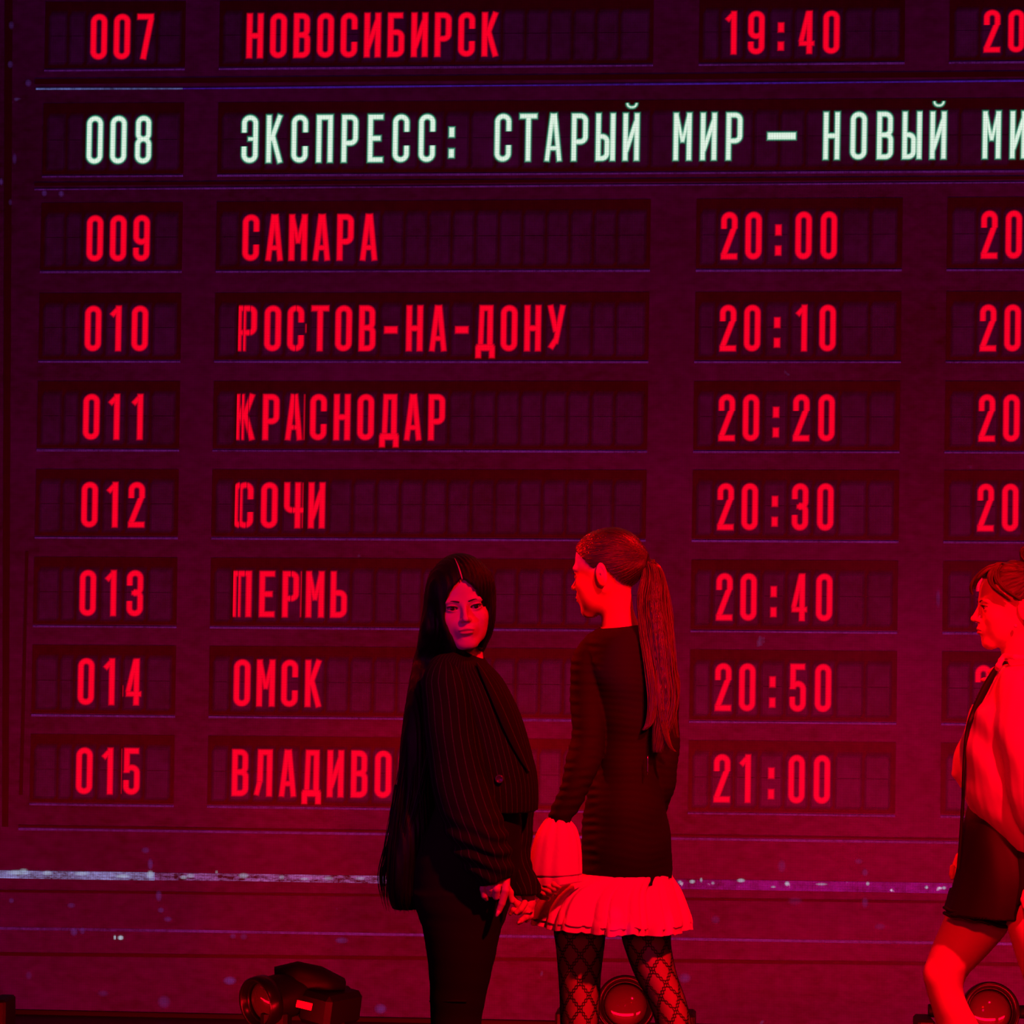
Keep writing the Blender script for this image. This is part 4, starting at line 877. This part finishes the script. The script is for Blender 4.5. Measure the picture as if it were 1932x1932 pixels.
g2=G_(Y2,(1216,1058,-.03,4,.008),(1236,1066,-.045,6,.01),(1248,1100,-.06,8,.012),(1259,1160,-.08,9,.014),(1262,1230,-.09,8,.014),(1277,1290,-.09,6,.012),(1270,1345,-.09,6,.01),(1278,1392,-.09,4,.01))
g3=G_(Y2,(1214,1062,-.04,3,.006),(1218,1085,-.05,6,.01),(1210,1130,-.07,7,.012),(1216,1190,-.09,9,.014),(1226,1260,-.12,9,.014),(1232,1320,-.13,8,.012),(1226,1362,-.13,6,.01),(1214,1378,-.13,3,.006))
g4=G_(Y2,(1216,1060,-.04,3,.006),(1232,1075,-.05,8,.01),(1236,1150,-.07,9,.012),(1236,1220,-.1,10,.012),(1244,1300,-.125,9,.012),(1250,1360,-.13,7,.01),(1262,1405,-.13,4,.008),(1274,1418,-.13,2,.006))
m=MB(); strands(m,[g1,g1,g1,g2,g3,g4,g4],1100,1,.0008,9,npt=24,jit=.5); m.build('ponytail',M_strand2,HR2,kind='stuff')
s=Solid(Y2); 
for g,f in ((g1,.66),(g4,.5)):
    T=crom(g,3)
    for a_,b_ in zip(T[:-4],T[1:-3]): s.cone(a_[:3],b_[:3],max(a_[3]*f,.003),max(b_[3]*f,.003),.01,px=False)
s.disp=lambda P:.0016*np.sin(P[:,0]*500+P[:,1]*260+3*wob(P,(12,12,8),7))
build_solid(s,.0028,'ponytail_core',M_hair2,HR2,attrs=lambda V:{'hc':hcoords(V,(330,330,9))})
m=MB(); r=np.random.default_rng(3)
for i in range(60):
    y0=r.uniform(-.085,.03); x_=-1 if False else 1; z0=float(line2(np.array([y0])))+r.uniform(-.004,.004)
    P=[(.0,0,0)]; P=[(-(.071),y0,z0)]
P=None

# ================================================================== 3: woman in the white blouse at the right edge
Y3=-3.0; P3=person(1925,Y3,'person striding left at the right edge in a pale blouse, black ribbon and black shorts'); S3=FPX/(Y3-CAM[1])
C3=at(1913,1143,Y3); R3_=hrot(-86,3,0); H3=.94
s=Solid(Y3); s.head(head_sdf,C3,R3_,H3); s.cone((1928,1185,0),(1938,1255,0),36,38,.02); s.cone((1936,1240,0),(1940,1275,0),40,60,.03)
a=s.mesh(.0018)
s=Solid(Y3); s.loft([(1280,1895,1995,0,.09),(1400,1850,1985,0,.11),(1520,1850,1985,0,.10),(1640,1815,1985,0,.11),(1690,1805,1985,0,.10)],.02)
s.chain([(1935,1300,-.12,30),(1945,1420,-.15,28),(1962,1540,-.15,24),(1962,1640,-.16,16),(1954,1672,-.16,14)]); s.chain([(1880,1320,.12,24),(1860,1420,.14,22),(1846,1520,.14,18),(1828,1590,.13,14),(1814,1622,.12,11)])
b=s.mesh(.008)
LG3=[[(1680,1792,1905,.05,.08),(1730,1782,1904,.05,.08),(1755,1772,1900,.05,.078),(1785,1759,1876,.05,.075),(1815,1748,1848,.05,.07),(1838,1743,1826,.05,.066),(1865,1747,1817,.05,.063),(1900,1757,1829,.05,.062),(1932,1766,1847,.055,.062),(1990,1782,1868,.06,.06),(2050,1800,1878,.07,.055),(2120,1822,1880,.08,.045),(2200,1846,1886,.09,.032),(2262,1852,1886,.09,.03)],
     [(1670,1890,1992,-.06,.075),(1720,1893,1996,-.08,.083),(1760,1903,2000,-.09,.082),(1800,1915,2006,-.09,.078),(1850,1932,2014,-.09,.072),(1932,1958,2026,-.09,.063),(2050,1986,2050,-.08,.058),(2150,2022,2066,-.08,.04),(2262,2048,2078,-.08,.03)]]
s=Solid(Y3)
for l in LG3: s.loft(l,.004)
s.ell((1762,1838,.03),(16,20,20),k=.02)
c=s.mesh(.0036)
s=Solid(Y3); dh=-.16
s.cone((1954,1660,dh),(1950,1676,dh),14,16,.006); s.ell((1948,1690,dh),(17,20,11),k=.006)
for i,(x,l) in enumerate(((1937,28),(1944,34),(1952,35),(1960,31))): s.chain([(x,1700,dh,6.5),(x-2,1700+l*.5,dh-.008,6),(x-1,1700+l,dh,5)],.003)
s.chain([(1936,1684,dh-.01,7),(1932,1698,dh-.02,6.3),(1934,1711,dh-.025,5.4)],.003)
s.cone((1812,1618,.12),(1808,1632,.12),10,11,.005); s.ell((1806,1638,.12),(8,14,12),k=.005)
for i in range(4): s.chain([(1804+2.5*i,1642,.10+.014*i,5),(1801+2*i,1652,.095+.014*i,4.8),(1804+2*i,1662,.10+.014*i,4)],.003)
s.chain([(1797,1636,.10,5),(1795,1650,.09,4.6),(1796,1656,.09,4)],.003)
d=s.mesh(.0017)
V,F=join(a,b,c,d); mkobj('body',V,F,SK3,P3,attrs={'lip':lip_attr(V,C3,R3_,H3)*.6})
face_parts(P3,C3,R3_,H3,M_eye,M_iris,M_brow)
shoe(P3,1868,Y3,.09,3.14,S3); shoe(P3,2062,Y3,-.08,3.14,S3)
m=MB(); cc=at(1916,1181,Y3-.075); m.lathe([(.0046*math.sin(t)+1e-5,.0046*math.cos(t)) for t in lin(0,3.1416,9)],cc,n=14); m.build('pearl_earring',M_cotton,P3)
BL3=[(1244,1897,1985,0,.06),(1256,1886,2000,0,.10),(1285,1870,2008,0,.13),(1320,1850,2012,0,.145),(1360,1826,2012,0,.15),(1400,1817,2012,0,.15),(1450,1814,2012,0,.15),(1490,1814,2010,0,.15),(1520,1824,2006,0,.145),(1548,1842,2000,0,.145),(1575,1864,1996,0,.145),(1608,1895,1990,0,.14)]
s=Solid(Y3); s.loft(BL3,.015); s.loft([(1332,1838,1862,.07,.03),(1370,1818,1860,.08,.05),(1420,1805,1855,.09,.05),(1450,1796,1850,.09,.04),(1462,1792,1850,.09,.035),(1470,1798,1850,.09,.035),(1490,1812,1850,.09,.03)],.006)
s.chain([tuple(p) for p in crom([(1925,1288,-.09,36),(1932,1350,-.13,42),(1944,1420,-.15,46),(1954,1490,-.16,44),(1961,1540,-.16,34),(1964,1562,-.16,23)],3)],.02)
s.disp=lambda P:(.0045*np.sin((P[:,0]*.8+P[:,2]*.62)*62+2.6*wob(P,(7,7,5),31))*np.clip(.6+wob(P,(6,6,6),34),0,1)+.003*wob(P,(16,16,22),32)+.0012*wob(P,(60,60,40),33))
s.clips=[(at(1915,1243,Y3),(-.25,-.2,1)),(at(1850,1552,Y3-.1),(-.62,0,-.78))]
build_solid(s,.0036,'blouse',M_satin,P3)
s=Solid(Y3); s.chain([(1893,1238,-.02,4),(1889,1246,-.04,5),(1884,1256,-.05,5),(1874,1272,-.03,4)],.005); s.chain([(1895,1237,-.03,4.5),(1915,1240,-.09,5),(1945,1242,-.10,5),(1975,1246,-.04,5)],.006); s.ell((1860,1283,-.01),(10,16,5),k=.004); s.cone((1868,1268,-.01),(1878,1262,-.03),5,5,.004)
build_solid(s,.0022,'collar',M_satin,P3)
s=Solid(Y3); rp=[(1902,1250,2.5),(1893,1251,3.5),(1882,1258,4.5),(1870,1278,6.5),(1858,1300,7.5),(1847,1322,6.8),(1838,1342,5.8),(1829,1365,4.6),(1823,1395,3.8),(1820,1430,3.4),(1818,1470,3.3),(1817,1510,3.2),(1815,1545,3.3),(1812,1590,3.2),(1808,1640,3)]
m=MB(); V=[]
T=crom(rp,4)
for j,(x,y,w_) in enumerate(T):
    d_=T[min(j+1,len(T)-1)]-T[max(j-1,0)]; nx_,ny_=-d_[1],d_[0]; l=math.hypot(nx_,ny_); nx_/=l; ny_/=l
    for t in (-1,-.3,.3,1):
        q=surf(BL3,max(x,1818+2),y,Y3,.010) if y<1500 else at(x,y,Y3-.05); yy=q[1]; V.append(at(x+nx_*w_*t,y+ny_*w_*t,min(yy,Y3-.045)-.002*(1-t*t)))
n=len(T); F=[(4*j+i,4*j+i+1,4*j+i+5,4*j+i+4) for j in range(n-1) for i in range(3)]; V2=[v+np.array([0,.003,0]) for v in V]; F+=[tuple(k+4*n for k in f[::-1]) for f in F]
F+=[(4*j,4*j+4,4*j+4+4*n,4*j+4*n) for j in range(n-1)]+[(4*j+3,4*j+3+4*n,4*j+7+4*n,4*j+7) for j in range(n-1)]
mkobj('neck_ribbon',V+V2,F,M_ribbon,P3)
SH3=[(1490,1838,1980,0,.08),(1530,1825,1978,0,.09),(1570,1815,1980,0,.105),(1610,1810,1985,0,.125),(1650,1803,1992,0,.14),(1690,1793,1994,0,.145),(1725,1781,1996,0,.145)]
s=Solid(Y3); s.loft(SH3,.01); s.clips=[(at(1782,1722,Y3-.02),(-.20,.1,-1))]; s.disp=lambda P:.0028*wob(P,(22,22,10),41)+.002*wob(P,(50,50,16),42)
s.loft([(1680,1790,1906,.04,.10),(1722,1780,1905,.04,.105),(1750,1778,1904,.04,.10)],.01)
s.pr[0]=s.pr[0]; build_solid(s,.0036,'shorts',M_short,P3)
s=Solid(Y3); s.loft([(1600,1895,1998,-.05,.09),(1660,1892,2000,-.06,.098),(1730,1890,2006,-.08,.10)],.01); s.clips=[(at(1902,1717,Y3-.1),(.68,0,-.73))]; s.disp=lambda P:.002*wob(P,(50,50,16),42); build_solid(s,.0036,'shorts_leg',M_short,P3)
m=MB()
hem=[(1781,1722),(1795,1729),(1812,1730),(1830,1736),(1850,1735),(1870,1742),(1888,1748),(1903,1749)]
for k in range(2): m.tube([at(x,y-10*k,Y3-.02-.075*math.sin(min(1,(x-1778)/60)*1.57)) for x,y in crom(hem,3)],.0045,n=6)
m.build('shorts_hem',M_short,P3)
# hair: swept up, side fringe falling in front of the forehead
def line3(y): return np.interp(y.ravel(),[-.12,-.085,-.06,-.035,-.012,.008,.022,.035,.050,.068,.11],[.085,.083,.066,.041,.018,.016,.006,-.012,-.040,-.055,-.055]).reshape(y.shape)
def cap3(x,y,z):
    d=skull(x,y,z,.010); d=smin(d,_e(x,y,z,(0,.060,.085),(.036,.036,.030)),.02); return smax(d,line3(y)-z,.006)
s=Solid(Y3); s.head(cap3,C3,R3_,H3); s.ell((1950,1048,0),(24,20,24),k=.012)
s.disp=lambda P:.0018*np.sin(np.arctan2(*(w2h(P,C3,R3_,H3)-np.array([0,.07,.09])).T[[2,1]])*30+3*wob(P,(25,25,25),3))+.001*wob(P,(60,60,60),5)
def hc3(V):
    q=w2h(V,C3,R3_,H3)-np.array([0,.08,.09]); return {'hc':np.stack([np.arctan2(q[:,2],q[:,1])*24,np.linalg.norm(q,axis=1)*22,q[:,0]*30],1)}
HR3=build_solid(s,.0024,'hair',M_hair3,P3,attrs=hc3)
def G3(*pts): return [(*at(p[0],p[1],Y3+p[2]),p[3]/S3,p[4]) for p in pts]
gs=[G3((1886,1061,-.03,5,.01),(1864,1074,-.045,5,.012),(1849,1088,-.045,4,.012),(1841,1100,-.03,3,.010),(1839,1112,-.02,2,.006)),G3((1890,1062,-.03,5,.01),(1868,1068,-.04,5,.012),(1848,1082,-.03,4,.012),(1836,1098,-.02,4,.01),(1832,1112,-.015,3,.008),(1835,1122,-.012,2,.006)),
    G3((1884,1064,-.04,5,.01),(1873,1075,-.062,5,.010),(1868,1089,-.072,5,.008),(1872,1104,-.078,5,.006),(1888,1119,-.082,4,.006),(1905,1132,-.082,4,.005)),
    G3((1886,1066,-.04,6,.01),(1880,1078,-.066,6,.010),(1882,1094,-.076,6,.008),(1894,1110,-.082,5,.006),(1910,1122,-.082,5,.005),(1928,1134,-.08,4,.005))]
m=MB(); strands(m,gs,330,1,.0011,14,npt=16,jit=.2); m.build('fringe',M_strand3,HR3,kind='stuff')
m=MB(); strands(m,[G3((1940,1060,-.02,8,.01),(1930,1046,-.02,6,.01),(1938,1032,-.02,8,.012),(1965,1034,-.01,8,.012),(1980,1060,0,8,.01))],90,1,.0013,15,npt=14); m.build('bun_strands',M_strand3,HR3,kind='stuff')

# ================================================================== stage lights on the floor before the screen
M_case=pbr('black_fixture_shell',(.0035,.003,.003),.5,spec=.12,bump=.05,nscale=80); M_rim=pbr('black_gloss_ring',(.004,.004,.004),.28,spec=.22); M_tag=pbr('orange_label',(.85,.22,.12),.5)
def glass_mat():
    m, nt, out = nmat('dark_lens_glass'); b=N(nt,'ShaderNodeBsdfPrincipled'); L(nt,b.outputs[0],out.inputs[0]); b.inputs['Base Color'].default_value=(.035,.02,.02,1); b.inputs['Roughness'].default_value=.07; b.inputs['Specular IOR Level'].default_value=.5; b.inputs['Coat Weight'].default_value=.15; b.inputs['Coat Roughness'].default_value=.03
    return m
M_glass=glass_mat()
def fixture(px, py, Y, face, r, base_w, label, tag=False, yoke=True):
    """moving head: base, two yoke arms, barrel with ring and lens; face = direction of the lens in the floor plane / up"""
    c=at(px,py,Y); root=empty('stage_light',(c[0],Y,0),label=label,cat='stage light',group='stage lights on the floor')
    f=np.array(face,float); f/=np.linalg.norm(f); u=np.cross(f,[0,0,1]); u/=np.linalg.norm(u); v=np.cross(u,f); R=np.stack([u,v,f],1)
    ang=math.atan2(u[1],u[0]); Rz=np.array([[math.cos(ang),-math.sin(ang),0],[math.sin(ang),math.cos(ang),0],[0,0,1]])
    m=MB(); m.box((c[0],Y,.045),(base_w/2,.13,.045),R=Rz,bev=.2); m.build('base',M_case,root,smooth=False)
    if yoke:
        for sx in (-1,1):
            m=MB(); m.box((c[0]+u[0]*sx*(base_w/2-.03),Y+u[1]*sx*(base_w/2-.03),.12),(.028,.07,.085),R=Rz,bev=.3); m.build('yoke_arm',M_case,root,smooth=False)
            m=MB(); m.tube([np.array([c[0],Y,c[2]])+u*sx*r*.8-f*.04,np.array([c[0],Y,c[2]])+u*sx*(base_w/2-.05)-f*.04],.022,n=12); m.build('pivot',M_case,root)
    m=MB(); m.lathe([(1e-5,-.20),(r*.55,-.20),(r*.78,-.17),(r*.86,-.08),(r*.88,.0),(r*.84,.03),(r*.84,-.0)],c,R=R,n=40); m.build('barrel',M_case,root)
    m=MB(); m.lathe([(r*.86,-.005),(r*.99,.0),(r,.02),(r*.98,.045),(r*.92,.052),(r*.82,.045),(r*.76,.02),(r*.74,.0)],c,R=R,n=48); m.build('lens_ring',M_rim,root)
    m=MB(); m.lathe([(r*.76*math.sin(t)+1e-5,.0+r*.42*math.cos(t)) for t in lin(0,math.pi/2,10)],c,R=R,n=40); ln=m.build('lens',M_glass,root)
    m=MB(); m.lathe([(r*.80,.018),(r*.80,.026),(r*.745,.026),(r*.745,.016)],c,R=R,n=40); m.build('inner_ring',M_rim,root)
    if tag: m=MB(); p=at(574,1896.5,Y-.105); m.box(p,(.026,.003,.0115),R=rotm(0,0,math.radians(12)),bev=.2); m.build('orange_label',M_tag,root,smooth=False,label='small bright label on the barrel')
    return root
fa=fixture(503,1888,-.95,(-.62,-.70,-.12),.088,.30,'stage light with a small bright label on its barrel, turned sideways at the left',tag=True,yoke=False)
m=MB(); c=at(590,1898,-.86); m.box(c+np.array([.06,0,.0]),(.065,.10,.055),R=rotm(math.radians(-28),0,math.radians(8)),bev=.3); m.build('ballast_housing',M_case,fa,smooth=False)
m=MB(); c=at(628,1902,-.80); m.box(c,(.052,.10,.064),bev=.25); m.build('rear_housing',M_case,fa,smooth=False)
m=MB(); m.box((fa.location[0]+.03,-.93,.125),(.045,.06,.06),bev=.3); m.build('support_post',M_case,fa,smooth=False)
m=MB(); m.tube([at(520,1852,-.87),at(560,1848,-.86),at(600,1855,-.84),at(640,1868,-.80)],[.05,.062,.058,.045],n=14); m.build('barrel_hood',M_case,fa)
fixture(1181,1897,-.95,(-.02,-.97,.22),.097,.46,'round stage light with glossy lens between the legs of the person in the mini dress')
fixture(1866,1908,-.95,(.05,-.97,.16),.095,.48,'round stage light behind the front leg of the striding person')
fixture(-62,1905,-.95,(.0,-1,.1),.095,.30,'stage light cut off by the left edge, only its dark side showing')
